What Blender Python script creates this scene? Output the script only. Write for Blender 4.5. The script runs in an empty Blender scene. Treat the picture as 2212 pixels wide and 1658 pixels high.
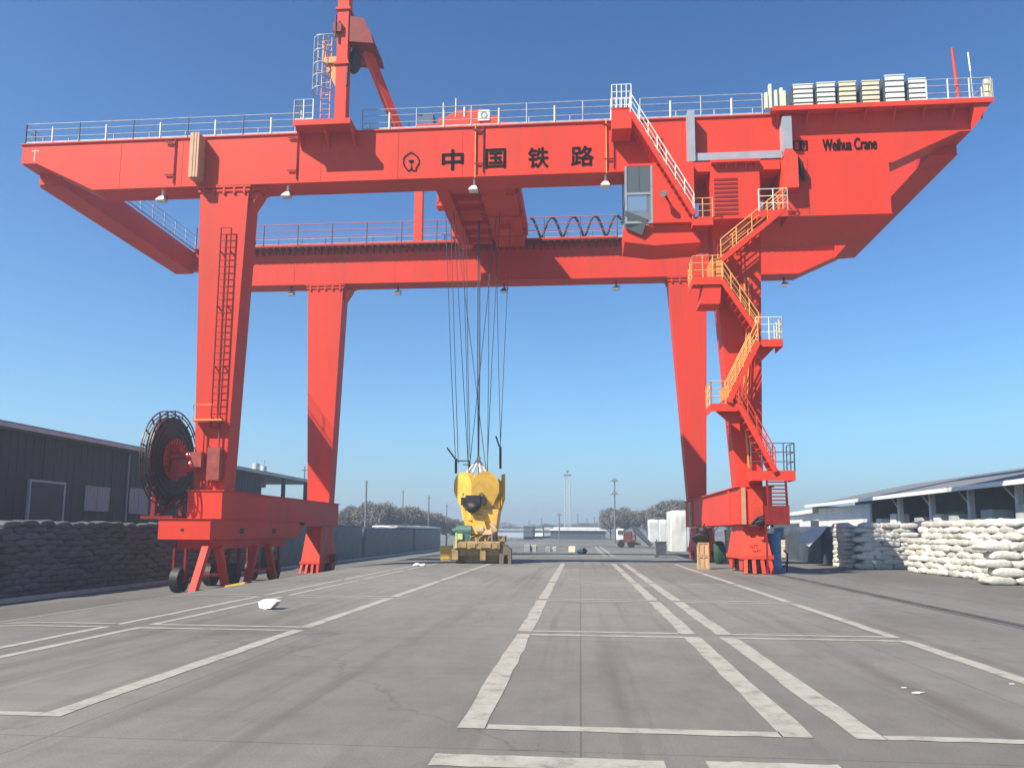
import bpy, math, random
from mathutils import Vector, Matrix, noise
R = random.Random(7)
scene = bpy.context.scene
col = scene.collection
rad = math.radians

# ------------------------------------------------------------------ camera model (measurements taken off the photo)
F, CX, CY = 1668.0, 1106.0, 949.0
YAW, PITCH, ROLL = rad(-5.04), rad(6.84), 0.006
CAM = Vector((0, 0, 1.7))
_f = Vector((math.sin(YAW)*math.cos(PITCH), math.cos(YAW)*math.cos(PITCH), math.sin(PITCH)))
_r = Vector((math.cos(YAW), -math.sin(YAW), 0)); _u = _r.cross(_f)
_r, _u = math.cos(ROLL)*_r + math.sin(ROLL)*_u, -math.sin(ROLL)*_r + math.cos(ROLL)*_u
def at(x, y, Y):
    d = _f + (x-CX)/F*_r - (y-CY)/F*_u
    return CAM + d*(Y/d.y)
def onz(x, y, z=0.0):
    d = _f + (x-CX)/F*_r - (y-CY)/F*_u
    return CAM + d*((z-CAM.z)/d.z)
def fx(x, y, Y): return at(x, y, Y).x
def fz(x, y, Y): return at(x, y, Y).z

cam = bpy.data.cameras.new('camera'); co = bpy.data.objects.new('camera', cam); col.objects.link(co)
cam.sensor_width = 36; cam.lens = F/2212*36; cam.shift_y = (CY-829)/2212
cam.clip_end = 5000; cam.clip_start = 0.1
co.matrix_world = Matrix(((_r.x, _u.x, -_f.x, CAM.x), (_r.y, _u.y, -_f.y, CAM.y), (_r.z, _u.z, -_f.z, CAM.z), (0, 0, 0, 1)))
scene.camera = co

# ------------------------------------------------------------------ light
SUN = Vector((0.75, 0.65, -1.0)).normalized()
sd = -SUN
elev = math.asin(sd.z)
world = bpy.data.worlds.new("World"); scene.world = world; world.use_nodes = True
nt = world.node_tree; bg = nt.nodes['Background']
sky = nt.nodes.new('ShaderNodeTexSky'); sky.sky_type = 'NISHITA'; sky.sun_disc = False
sky.sun_elevation = elev; sky.sun_rotation = math.atan2(sd.x, sd.y)
sky.altitude = 0; sky.air_density = 1.0; sky.dust_density = 0.7; sky.ozone_density = 4.0
tint = nt.nodes.new('ShaderNodeVectorMath'); tint.operation = 'MULTIPLY'; # crisp winter blue, paler towards the horizon
tcs = nt.nodes.new('ShaderNodeTexCoord'); sep = nt.nodes.new('ShaderNodeSeparateXYZ'); nt.links.new(tcs.outputs['Generated'], sep.inputs[0])
rmp = nt.nodes.new('ShaderNodeValToRGB'); e = rmp.color_ramp.elements
e[0].position = 0.0; e[0].color = (.98, 1.24, 1.36, 1); e[1].position = .62; e[1].color = (.50, .98, 1.40, 1)
for p_, c_ in ((.13, (1.03, 1.54, 1.74, 1)), (.34, (.80, 1.32, 1.70, 1))):
    k_ = e.new(p_); k_.color = c_
nt.links.new(sep.outputs['Z'], rmp.inputs[0]); nt.links.new(rmp.outputs[0], tint.inputs[1])
nt.links.new(sky.outputs[0], tint.inputs[0]); nt.links.new(tint.outputs[0], bg.inputs[0]); bg.inputs[1].default_value = 0.058
sl = bpy.data.lights.new('sun', 'SUN'); so = bpy.data.objects.new('sun', sl); col.objects.link(so)
sl.energy = 5.0; sl.angle = rad(0.5); sl.color = (1.0, 0.91, 0.76)
so.rotation_euler = SUN.to_track_quat('-Z', 'Y').to_euler(); so.location = (-40, -40, 60)
scene.view_settings.view_transform = 'Standard'; scene.view_settings.look = 'None'
scene.view_settings.gamma = 1; scene.view_settings.exposure = 0.86

# ------------------------------------------------------------------ materials
def lin(r, g, b):
    return tuple(((c/255)/12.92 if c/255 <= .04045 else ((c/255+.055)/1.055)**2.4) for c in (r, g, b))
def mat(name, c, rough=.6, var=.12, scale=1.5, metal=0.0, dirt=None, dirt_amt=.3, dirt_scale=.8, bump=0.0, bscale=20, stretch=(1, 1, 1), detail=5, spec=.5):
    m = bpy.data.materials.new(name); m.use_nodes = True
    n = m.node_tree.nodes; l = m.node_tree.links
    b = n['Principled BSDF']; b.inputs['Roughness'].default_value = rough; b.inputs['Metallic'].default_value = metal
    b.inputs['Specular IOR Level'].default_value = spec
    tc = n.new('ShaderNodeTexCoord'); mp = n.new('ShaderNodeMapping'); mp.inputs['Scale'].default_value = stretch
    l.new(tc.outputs['Object'], mp.inputs['Vector'])
    nz = n.new('ShaderNodeTexNoise'); nz.inputs['Scale'].default_value = scale; nz.inputs['Detail'].default_value = detail
    l.new(mp.outputs[0], nz.inputs['Vector'])
    cr = n.new('ShaderNodeValToRGB'); cr.color_ramp.elements[0].position = .3; cr.color_ramp.elements[1].position = .7
    cr.color_ramp.elements[0].color = tuple(max(0, x*(1-var)) for x in c)+(1,)
    cr.color_ramp.elements[1].color = tuple(min(1, x*(1+var)) for x in c)+(1,)
    l.new(nz.outputs['Fac'], cr.inputs[0]); out = cr.outputs[0]
    if dirt:
        n2 = n.new('ShaderNodeTexNoise'); n2.inputs['Scale'].default_value = dirt_scale; n2.inputs['Detail'].default_value = 9; n2.inputs['Roughness'].default_value = .65
        l.new(mp.outputs[0], n2.inputs['Vector'])
        r2 = n.new('ShaderNodeValToRGB'); r2.color_ramp.elements[0].position = .48; r2.color_ramp.elements[1].position = .72
        r2.color_ramp.elements[0].color = (0, 0, 0, 1); r2.color_ramp.elements[1].color = (dirt_amt,)*3+(1,)
        l.new(n2.outputs['Fac'], r2.inputs[0])
        mx = n.new('ShaderNodeMix'); mx.data_type = 'RGBA'; l.new(r2.outputs[0], mx.inputs[0]); l.new(out, mx.inputs[6]); mx.inputs[7].default_value = dirt+(1,)
        out = mx.outputs[2]
    l.new(out, b.inputs['Base Color'])
    if bump:
        nb = n.new('ShaderNodeTexNoise'); nb.inputs['Scale'].default_value = bscale; nb.inputs['Detail'].default_value = 4
        l.new(tc.outputs['Object'], nb.inputs['Vector'])
        bp = n.new('ShaderNodeBump'); bp.inputs['Strength'].default_value = bump; bp.inputs['Distance'].default_value = .03
        l.new(nb.outputs['Fac'], bp.inputs['Height']); l.new(bp.outputs[0], b.inputs['Normal'])
    return m
M = {}
M['red'] = mat('red_paint', (.64, .048, .026), .55, .09, .3, spec=.16, dirt=(.40, .05, .03), dirt_amt=.6, dirt_scale=.6, bump=.16, bscale=1.1, stretch=(1.4, 1.4, .22))
M['red2'] = mat('red_paint_light', (.68, .062, .032), .55, .09, 1.2, spec=.2, dirt=(.24, .05, .035), dirt_amt=.5, dirt_scale=2.2)
M['darkred'] = mat('dark_red_paint', (.20, .016, .016), .55, .2, 2, spec=.25)
M['orange'] = mat('orange_paint', (.78, .25, .06), .5, .15, 2)
M['black'] = mat('black_rubber', (.012, .012, .014), .6, .3, 3)
M['lettering'] = mat('black_lettering', (.010, .004, .004), .8, .2, 3, spec=.1)
M['steel'] = mat('galvanised_steel', (.45, .47, .5), .4, .15, 4, metal=.6)
M['railing'] = mat('railing_paint', (.36, .39, .43), .5, .25, 3)
M['railpost'] = mat('dark_railing', (.07, .08, .1), .5, .25, 3)
M['cream'] = mat('cream_paint', (.72, .68, .47), .5, .1, 3, dirt=(.3, .27, .18), dirt_amt=.4, dirt_scale=3)
M['pale'] = mat('pale_paint', (.70, .72, .66), .5, .1, 3, dirt=(.3, .3, .26), dirt_amt=.35, dirt_scale=3)
M['yellow'] = mat('yellow_paint', (.74, .45, .06), .5, .1, 1.2, dirt=(.25, .14, .04), dirt_amt=.55, dirt_scale=1.8)
M['yellowrail'] = mat('yellow_railing', (.66, .33, .085), .55, .25, 3)
M['white'] = mat('white_paint', (.8, .8, .78), .5, .06, 2)
M['grey'] = mat('grey_paint', (.26, .28, .30), .55, .1, 2)
M['ductgrey'] = mat('duct_grey', (.30, .32, .36), .5, .1, 2)
M['brown'] = mat('tan_plate', (.50, .27, .15), .55, .12, 3)
M['oldsteel'] = mat('greasy_steel', (.16, .115, .075), .65, .35, 3, dirt=(.06, .045, .035), dirt_amt=.7, dirt_scale=3)
M['oldyellow'] = mat('worn_yellow', (.36, .24, .095), .65, .3, 3, dirt=(.08, .06, .04), dirt_amt=.8, dirt_scale=2.5)
M['green'] = mat('green_motor', (.05, .13, .115), .5, .2, 3)
M['greennet'] = mat('green_net', (.02, .06, .035), .8, .5, 12, bump=.6, bscale=30)
M['blue'] = mat('blue_drum', (.05, .20, .46), .4, .12, 3, dirt=(.2, .2, .2), dirt_amt=.35, dirt_scale=4)
M['bluebox'] = mat('blue_cabinet', (.05, .10, .2), .5, .15, 2)
M['darkwall'] = mat('dark_cladding', (.022, .027, .036), .7, .2, .3, stretch=(1, 1, .2), dirt=(.09, .085, .085), dirt_amt=.4, dirt_scale=.25)
M['roofgrey'] = mat('grey_roof_sheet', (.15, .152, .155), .7, .12, .4, bump=.25, bscale=3, stretch=(.2, 3, 1))
M['rooflight'] = mat('pale_fascia', (.46, .46, .47), .6, .15, 1)
M['whitewall'] = mat('white_wall', (.70, .70, .69), .7, .08, .7, dirt=(.4, .39, .37), dirt_amt=.5, dirt_scale=.6)
M['curtain'] = mat('curtain', (.30, .32, .34), .8, .35, 2.5, stretch=(1, 6, .3))
M['wood'] = mat('raw_wood', (.55, .36, .19), .7, .25, 5, stretch=(1, 1, .2))
M['carton'] = mat('carton', (.62, .57, .42), .8, .15, 4, dirt=(.25, .2, .13), dirt_amt=.5, dirt_scale=7)
M['sack'] = mat('woven_sack', (.62, .60, .54), .8, .16, 3, dirt=(.22, .20, .17), dirt_amt=.7, dirt_scale=3.0, bump=.9, bscale=7)
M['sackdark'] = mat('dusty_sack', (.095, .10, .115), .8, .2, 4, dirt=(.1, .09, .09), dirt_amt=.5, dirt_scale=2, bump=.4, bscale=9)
M['tarpdark'] = mat('dark_tarpaulin', (.055, .065, .08), .6, .3, 1.2, bump=.7, bscale=3)
M['tarpwhite'] = mat('white_tarpaulin', (.55, .55, .54), .6, .08, 1.5, dirt=(.4, .4, .4), dirt_amt=.3, dirt_scale=1.2, bump=.7, bscale=2.5)
M['concrete'] = mat('concrete_block', (.36, .345, .32), .85, .15, 5, dirt=(.2, .19, .17), dirt_amt=.5, dirt_scale=4, bump=.3, bscale=25)
M['bark'] = mat('bark', (.11, .09, .075), .9, .3, 6)
M['twig'] = mat('bare_twigs', (.17, .15, .13), .95, .3, .4)
M['hedge'] = mat('dark_twigs', (.07, .075, .05), .95, .3, .4)
M['lampglass'] = mat('lamp_glass', (.7, .72, .75), .25, .05, 2)
M['polegrey'] = mat('pole_grey', (.13, .14, .16), .6, .15, 2)
M['mastgrey'] = mat('mast_grey', (.42, .45, .48), .6, .15, 2)
M['rust'] = mat('rust', (.17, .085, .05), .8, .3, 3)
M['cablegrey'] = mat('wire_rope', (.07, .075, .085), .45, .2, 3, metal=.4)
def glass(name, c, alpha):
    m = bpy.data.materials.new(name); m.use_nodes = True
    b = m.node_tree.nodes['Principled BSDF']; b.inputs['Base Color'].default_value = c+(1,); b.inputs['Roughness'].default_value = .05
    b.inputs['Alpha'].default_value = alpha; b.inputs['Specular IOR Level'].default_value = .6
    return m
M['glass'] = glass('cab_glass', (.25, .33, .38), .35)
M['glassdark'] = glass('tinted_glass', (.10, .115, .12), .93)

for k_ in ('sack', 'sackdark', 'carton'):
    n_ = M[k_].node_tree; bs = n_.nodes['Principled BSDF']; src = bs.inputs['Base Color'].links[0].from_socket
    oi = n_.nodes.new('ShaderNodeObjectInfo'); mr = n_.nodes.new('ShaderNodeMapRange'); mr.inputs['To Min'].default_value = .70; mr.inputs['To Max'].default_value = 1.12; n_.links.new(oi.outputs['Random'], mr.inputs['Value'])
    mx = n_.nodes.new('ShaderNodeVectorMath'); mx.operation = 'SCALE'; n_.links.new(src, mx.inputs[0]); n_.links.new(mr.outputs[0], mx.inputs['Scale']); n_.links.new(mx.outputs[0], bs.inputs['Base Color'])
# yard concrete
def ground_material():
    m = bpy.data.materials.new('yard_concrete'); m.use_nodes = True
    n = m.node_tree.nodes; l = m.node_tree.links; b = n['Principled BSDF']; b.inputs['Roughness'].default_value = .82; b.inputs['Specular IOR Level'].default_value = .3
    tc = n.new('ShaderNodeTexCoord')
    def nz(scale, stretch, detail=6, rough=.6, w=0):
        mp = n.new('ShaderNodeMapping'); mp.inputs['Scale'].default_value = stretch; mp.inputs['Location'].default_value = (w, w*1.7, 0); l.new(tc.outputs['Object'], mp.inputs['Vector'])
        t = n.new('ShaderNodeTexNoise'); t.inputs['Scale'].default_value = scale; t.inputs['Detail'].default_value = detail; t.inputs['Roughness'].default_value = rough
        l.new(mp.outputs[0], t.inputs['Vector']); return t.outputs['Fac']
    def ramp(fac, p0, p1, c0, c1):
        r = n.new('ShaderNodeValToRGB'); r.color_ramp.elements[0].position = p0; r.color_ramp.elements[1].position = p1
        r.color_ramp.elements[0].color = c0+(1,); r.color_ramp.elements[1].color = c1+(1,); l.new(fac, r.inputs[0]); return r.outputs[0]
    def mix(fac, a, c, mode='MIX'):
        x = n.new('ShaderNodeMix'); x.data_type = 'RGBA'; x.blend_type = mode
        if isinstance(fac, float): x.inputs[0].default_value = fac
        else: l.new(fac, x.inputs[0])
        l.new(a, x.inputs[6])
        if isinstance(c, tuple): x.inputs[7].default_value = c+(1,)
        else: l.new(c, x.inputs[7])
        return x.outputs[2]
    base = ramp(nz(.18, (1, .6, 1)), .3, .7, (.150, .148, .137), (.200, .198, .184))
    big = ramp(nz(.05, (1, .5, 1), w=30), .40, .62, (.72, .71, .70), (1.10, 1.09, 1.06))
    c = mix(1.0, base, big, 'MULTIPLY')
    fine = ramp(nz(45, (1, 1, 1), 4), .25, .75, (.86, .86, .86), (1.13, 1.13, 1.13)); c = mix(1.0, c, fine, 'MULTIPLY')
    med = ramp(nz(2.2, (1, .55, 1), 8, .7, 5), .3, .7, (.86, .86, .87), (1.1, 1.1, 1.09)); c = mix(1.0, c, med, 'MULTIPLY')
    streak = ramp(nz(.9, (2.6, .06, 1), 4, .6, 11), .52, .74, (0, 0, 0), (.6, .6, .6)); c = mix(streak, c, (.085, .078, .07))
    cross = ramp(nz(.55, (.12, 1.9, 1), 6, .65, 23), .57, .74, (0, 0, 0), (.35, .35, .35)); c = mix(cross, c, (.10, .094, .085))
    spot = ramp(nz(.7, (1, 1, 1), 9, .72, 41), .63, .72, (0, 0, 0), (.55, .55, .55)); c = mix(spot, c, (.075, .07, .065))
    pale = ramp(nz(.35, (1, .45, 1), 7, .7, 77), .58, .75, (0, 0, 0), (.6, .6, .6)); c = mix(pale, c, (.20, .193, .178))
    # shrinkage cracks
    vo = n.new('ShaderNodeTexVoronoi'); vo.feature = 'DISTANCE_TO_EDGE'; vo.inputs['Scale'].default_value = .11
    ws = n.new('ShaderNodeTexNoise'); ws.inputs['Scale'].default_value = .7; ws.inputs['Detail'].default_value = 6; l.new(tc.outputs['Object'], ws.inputs['Vector'])
    ad = n.new('ShaderNodeVectorMath'); ad.operation = 'MULTIPLY_ADD'; l.new(ws.outputs['Color'], ad.inputs[0]); ad.inputs[1].default_value = (2.4, 2.4, 0); l.new(tc.outputs['Object'], ad.inputs[2])
    l.new(ad.outputs[0], vo.inputs['Vector'])
    crk = ramp(vo.outputs['Distance'], 0.0003, .0014, (.35, .35, .35), (0, 0, 0)); c = mix(crk, c, (.06, .056, .05))
    br = n.new('ShaderNodeTexBrick'); br.offset = 0; br.inputs['Scale'].default_value = 1; br.inputs['Mortar Size'].default_value = .011; br.inputs['Mortar Smooth'].default_value = .2; br.inputs['Brick Width'].default_value = 4.4; br.inputs['Row Height'].default_value = 6.3
    br.inputs['Color1'].default_value = (.94, .94, .94, 1); br.inputs['Color2'].default_value = (1.05, 1.04, 1.03, 1); br.inputs['Mortar'].default_value = (.62, .61, .6, 1); l.new(tc.outputs['Object'], br.inputs['Vector']); c = mix(.85, c, br.outputs['Color'], 'MULTIPLY')
    l.new(c, b.inputs['Base Color'])
    bp = n.new('ShaderNodeBump'); bp.inputs['Strength'].default_value = .25; bp.inputs['Distance'].default_value = .02; l.new(nz(30, (1, 1, 1), 5), bp.inputs['Height']); l.new(bp.outputs[0], b.inputs['Normal'])
    return m
M['ground'] = ground_material()
def marking_material():
    m = bpy.data.materials.new('worn_line_paint'); m.use_nodes = True
    n = m.node_tree.nodes; l = m.node_tree.links; b = n['Principled BSDF']; b.inputs['Roughness'].default_value = .8
    tc = n.new('ShaderNodeTexCoord')
    t = n.new('ShaderNodeTexNoise'); t.inputs['Scale'].default_value = 3.0; t.inputs['Detail'].default_value = 10; t.inputs['Roughness'].default_value = .75; l.new(tc.outputs['Object'], t.inputs['Vector'])
    r = n.new('ShaderNodeValToRGB'); e = r.color_ramp.elements; e[0].position = .31; e[0].color = (.15, .142, .125, 1); e[1].position = .465; e[1].color = (.30, .288, .25, 1)
    k = e.new(.72); k.color = (.40, .388, .34, 1)
    l.new(t.outputs['Fac'], r.inputs[0]); l.new(r.outputs[0], b.inputs['Base Color'])
    return m
M['marking'] = marking_material()

# ------------------------------------------------------------------ mesh helpers
class MB:
    def __init__(s): s.v = []; s.f = []; s.sm = []; s.mi = []; s.cur = 0
    def add(s, vs, fs, smooth=False):
        o = len(s.v); s.v += [Vector(p) for p in vs]; s.f += [tuple(i+o for i in f) for f in fs]; s.sm += [smooth]*len(fs); s.mi += [s.cur]*len(fs); return s
    def box(s, x0, x1, y0, y1, z0, z1):
        return s.add([(x0, y0, z0), (x1, y0, z0), (x1, y1, z0), (x0, y1, z0), (x0, y0, z1), (x1, y0, z1), (x1, y1, z1), (x0, y1, z1)],
              [(0, 3, 2, 1), (4, 5, 6, 7), (0, 1, 5, 4), (1, 2, 6, 5), (2, 3, 7, 6), (3, 0, 4, 7)])
    def cbox(s, x0, x1, y0, y1, z0, z1, b=.03):     # box with chamfered vertical and top edges
        p = [(x0+b, y0), (x1-b, y0), (x1, y0+b), (x1, y1-b), (x1-b, y1), (x0+b, y1), (x0, y1-b), (x0, y0+b)]
        cx, cy = (x0+x1)/2, (y0+y1)/2; kx = 1-2*b/max(x1-x0, .01); ky = 1-2*b/max(y1-y0, .01)
        q = [(cx+(a-cx)*kx, cy+(c-cy)*ky) for a, c in p]
        vs = [(a, c, z0) for a, c in p]+[(a, c, z1-b) for a, c in p]+[(a, c, z1) for a, c in q]
        fs = [tuple(range(7, -1, -1)), tuple(range(16, 24))]
        for k in (0, 8):
            for i in range(8): fs.append((k+i, k+(i+1) % 8, k+8+(i+1) % 8, k+8+i))
        return s.add(vs, fs)
    def prism(s, poly, a0, a1, axis='y'):           # poly in the two other axes, in order
        n = len(poly)
        def P(u, w, a): return {'y': (u, a, w), 'x': (a, u, w), 'z': (u, w, a)}[axis]
        vs = [P(u, w, a0) for u, w in poly]+[P(u, w, a1) for u, w in poly]
        fs = [tuple(range(n)), tuple(range(2*n-1, n-1, -1))]+[(i, i+n, (i+1) % n+n, (i+1) % n) for i in range(n)]
        return s.add(vs, fs)
    def frus(s, b, t):                               # b,t: (x0,x1,y0,y1,z)
        vs = []
        for q in (b, t): vs += [(q[0], q[2], q[4]), (q[1], q[2], q[4]), (q[1], q[3], q[4]), (q[0], q[3], q[4])]
        return s.add(vs, [(0, 3, 2, 1), (4, 5, 6, 7), (0, 1, 5, 4), (1, 2, 6, 5), (2, 3, 7, 6), (3, 0, 4, 7)])
    def bar(s, p0, p1, w, h):
        p0, p1 = Vector(p0), Vector(p1); d = (p1-p0).normalized()
        up = Vector((0, 0, 1)) if abs(d.z) < .95 else Vector((0, 1, 0))
        a = d.cross(up).normalized()*(w/2); b = a.cross(d).normalized()*(h/2)
        vs = [p+i*a+j*b for p in (p0, p1) for i, j in ((-1, -1), (1, -1), (1, 1), (-1, 1))]
        return s.add(vs, [(0, 3, 2, 1), (4, 5, 6, 7), (0, 1, 5, 4), (1, 2, 6, 5), (2, 3, 7, 6), (3, 0, 4, 7)])
    def tube(s, pts, r, n=6, r1=None, cap=True):
        pts = [Vector(p) for p in pts]; rings = []; m = len(pts)
        for i, p in enumerate(pts):
            d = (pts[min(i+1, m-1)]-pts[max(i-1, 0)]).normalized()
            up = Vector((0, 0, 1)) if abs(d.z) < .9 else Vector((1, 0, 0))
            a = d.cross(up).normalized(); b = a.cross(d)
            q = r if r1 is None else r+(r1-r)*i/(m-1)
            rings.append([p+q*(math.cos(t)*a+math.sin(t)*b) for t in [2*math.pi*k/n for k in range(n)]])
        vs = [v for g in rings for v in g]
        fs = [(i*n+k, i*n+(k+1) % n, (i+1)*n+(k+1) % n, (i+1)*n+k) for i in range(m-1) for k in range(n)]
        s.add(vs, fs, True)
        if cap: s.add(rings[0], [tuple(range(n-1, -1, -1))]); s.add(rings[-1], [tuple(range(n))])
        return s
    def cyl(s, c, r, h, axis='z', n=24, r1=None):
        c = Vector(c); d = {'x': Vector((1, 0, 0)), 'y': Vector((0, 1, 0)), 'z': Vector((0, 0, 1))}[axis]
        return s.tube([c, c+d*h], r, n, r1)
    def ring(s, c, r0, r1, t, axis='x', n=40):
        vs = []; fs = []
        c = Vector(c)
        for k in range(n):
            a = 2*math.pi*k/n
            for q, o in ((r0, -t/2), (r1, -t/2), (r1, t/2), (r0, t/2)):
                if axis == 'x': vs.append(c+Vector((o, q*math.cos(a), q*math.sin(a))))
                elif axis == 'y': vs.append(c+Vector((q*math.cos(a), o, q*math.sin(a))))
                else: vs.append(c+Vector((q*math.cos(a), q*math.sin(a), o)))
            b = k*4; d = ((k+1) % n)*4
            for j in range(4): fs.append((b+j, b+(j+1) % 4, d+(j+1) % 4, d+j))
        return s.add(vs, fs)
    def sphere(s, c, rx, ry, rz, nu=12, nv=8, jit=0, e=1.0, rnd=None):
        vs = []; fs = []
        sg = lambda x: math.copysign(abs(x)**e, x)
        for j in range(nv+1):
            ph = -math.pi/2+math.pi*j/nv
            for i in range(nu):
                th = 2*math.pi*i/nu
                p = Vector((rx*sg(math.cos(ph))*sg(math.cos(th)), ry*sg(math.cos(ph))*sg(math.sin(th)), rz*sg(math.sin(ph))))
                if jit: p += jit*noise.noise_vector(p*3+Vector((rnd or 0, 0, 0)))
                vs.append(Vector(c)+p)
        for j in range(nv):
            for i in range(nu): fs.append((j*nu+i, j*nu+(i+1) % nu, (j+1)*nu+(i+1) % nu, (j+1)*nu+i))
        return s.add(vs, fs, True)
    def mesh(s, name, m, off=(0, 0, 0)):
        off = Vector(off); me = bpy.data.meshes.new(name)
        me.from_pydata([v-off for v in s.v], [], s.f); [me.materials.append(M[k] if isinstance(k, str) else k) for k in (m if isinstance(m, (list, tuple)) else [m])]
        me.polygons.foreach_set('use_smooth', s.sm); me.polygons.foreach_set('material_index', s.mi); me.update()
        return me
BASE = {}
def build(name, mb, m, parent=None):
    """a mesh object in world coordinates, stored relative to the base of the thing it belongs to"""
    off = BASE.get(parent.name, Vector()) if parent else Vector()
    me = mb.mesh(name, m, off); o = bpy.data.objects.new(name, me); col.objects.link(o)
    if parent: o.parent = parent; BASE[o.name] = off
    return o
def tag(o, label=None, cat=None, group=None, kind=None):
    if label: o['label'] = label
    if cat: o['category'] = cat
    if group: o['group'] = group
    if kind: o['kind'] = kind
    return o
def thing(name, label, cat, loc, group=None):
    o = bpy.data.objects.new(name, None); col.objects.link(o); o.location = loc; o.empty_display_size = .3
    BASE[o.name] = Vector(loc); return tag(o, label, cat, group)
def solo(name, mb, m, loc, label, cat, group=None):
    me = mb.mesh(name, m, loc); o = bpy.data.objects.new(name, me); col.objects.link(o); o.location = loc
    BASE[o.name] = Vector(loc); return tag(o, label, cat, group)
def struct(name, mb, m): return tag(build(name, mb, m), kind='structure')
def copy_tree(o, parent=None):
    c = o.copy(); col.objects.link(c); c.parent = parent
    for ch in list(o.children): copy_tree(ch, c)
    return c

# ------------------------------------------------------------------ ground
PROF = [(-1200, -1.0), (-17.2, -1.0), (-16.2, -.96), (-15.2, -.84), (-11.6, -.13), (-10.6, -.03), (-9.8, 0), (1200, 0)]
def gz(x):
    for (a, za), (b, zb) in zip(PROF, PROF[1:]):
        if a <= x <= b: return za+(zb-za)*(x-a)/(b-a)
    return 0
g = MB()
ys = [-45, 0, 20, 60, 150, 500, 1380]
vs = [(x, y, z) for y in ys for x, z in PROF]; nx = len(PROF)
g.add(vs, [(j*nx+i, j*nx+i+1, (j+1)*nx+i+1, (j+1)*nx+i) for j in range(len(ys)-1) for i in range(nx-1)])
struct('ground', g, 'ground')

# painted bay lines (worn, a little ragged at the edges)
mk = MB()
def lineY(xc, y0, y1, w=.24, dz=.005):
    n = max(4, int((y1-y0)/.55)); L = []; Rr = []
    for i in range(n+1):
        y = y0+(y1-y0)*i/n
        a = xc-w/2+R.uniform(-.018, .018); b = xc+w/2+R.uniform(-.018, .018)
        L.append((a, y, gz(a)+dz)); Rr.append((b, y, gz(b)+dz))
    mk.add(L+Rr, [(i, n+1+i, n+2+i, i+1) for i in range(n)])
def lineX(y, x0, x1, w=.15, dz=.005, gap=None):
    xs = sorted({x0, x1, *[p[0] for p in PROF if x0 < p[0] < x1], *[x0+(x1-x0)*k/12 for k in range(13)]})
    n = len(xs); j = [(R.uniform(-.012, .012), R.uniform(-.012, .012)) for _ in xs]
    mk.add([(x, y-w/2+a, gz(x)+dz) for x, (a, b) in zip(xs, j)]+[(x, y+w/2+b, gz(x)+dz) for x, (a, b) in zip(xs, j)], [(i, i+1, n+i+1, n+i) for i in range(n-1)])
bays = [(6.93, 13.28), (13.62, 19.85), (20.2, 26.9), (27.3, 33.9), (34.3, 43.6)]
for k, (a, b) in enumerate(bays):
    for xc, w in ((-.95, .25), (1.83, .26), (2.42, .26), (5.2, .22)): lineY(xc, a, b, w)
    lineY(-4.87, a, b, .22); lineY(-7.72, a+.05, b, .15); lineY(-8.35, a, b, .15); lineY(-11.05, a, b-1.0, .14, .008)
    if k < 3:
        for y in (a, b) if k else (a, b):
            s = .07 if y == a else -.07
            lineX(y+s, -.82, 1.70, .15 if k else .17); lineX(y+s, 2.55, 5.09, .14)
            lineX(y+s, -7.64, -4.99, .13)
            lineX(y+s, -10.97, -8.43, .12, .008)
lineX(5.98, -1.12, .62, .3); lineX(6.02, .93, 1.9, .28); lineX(5.9, -7.8, -6.0, .2)
for xc in (1.83, 2.42): lineY(xc, 58, 96, .24)
struct('lane_marking', mk, 'marking')
# crane rails let into the yard
tr = MB(); tr.box(8.02, 8.48, -40, 300, -.05, .006); struct('rail_channel', tr, mat('rail_slot', (.085, .08, .074), .85, .25, 2))
tr = MB(); tr.box(8.215, 8.285, -40, 300, -.05, .03); struct('crane_rail', tr, mat('rail_steel', (.07, .065, .06), .5, .2, 2))
tr = MB(); tr.box(-17.1, -16.6, -40, 300, -1.1, -.955); struct('rail_channel', tr, 'ground')
kb = MB(); kb.box(-21.35, -21.0, -40, 300, -1.1, -.86); struct('kerb', kb, mat('kerb_stone', (.42, .41, .38), .85, .12, 1.2, dirt=(.2, .2, .19), dirt_amt=.5, dirt_scale=.8))
kb = MB(); kb.box(-20.9, -20.72, -40, 300, -1.1, -.993); struct('gutter', kb, 'black')

# ------------------------------------------------------------------ the gantry crane
YF0, YF1, YR0, YR1 = 34.5, 35.75, 49.6, 50.85
ZT, ZB = 20.85, 18.4
crane = thing('gantry_crane', 'huge red rail mounted gantry crane spanning the whole yard', 'crane', (-5, 42.5, 0))
def P(name, mb, m, parent=None): return build(name, mb, m, parent or crane)
def girder(y0, y1):
    b = MB()
    poly = [(-27.83, 19.88), (-26.9, 19.86), (-23.9, ZB), (14.1, ZB), (17.0, 19.72), (17.6, 19.74), (17.6, ZT), (-27.83, ZT)]
    b.prism(poly, y0, y1)
    b.box(-27.9, 17.66, y0-.07, y1+.07, ZT+.002, ZT+.06)                 # top flange
    for (xa, za), (xb, zb) in zip(poly[1:4], poly[2:5]):
        b.bar((xa, (y0+y1)/2, za-.027), (xb, (y0+y1)/2, zb-.027), y1-y0+.14, .05)
    for x in (-22.6, -19.4, -12.4, -8.62, -5.5, 1.75, 4.8, 11.2): b.box(x-.015, x+.015, y0-.012, y0+.01, ZB+.05, ZT-.02)
    return b
gf = P('main_girder', girder(YF0, YF1), 'red')
gr = P('main_girder', girder(YR0, YR1), 'red')
for xa, xb in ((-27.75, -26.6), (16.4, 17.55)):
    b = MB(); b.box(xa, xb, YF1+.002, YR0-.002, 19.35, ZT-.004); b.box(xa-.06, xb+.06, YF1+.08, YR0-.08, 19.29, 19.348); P('end_tie_beam', b, 'red')
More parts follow.
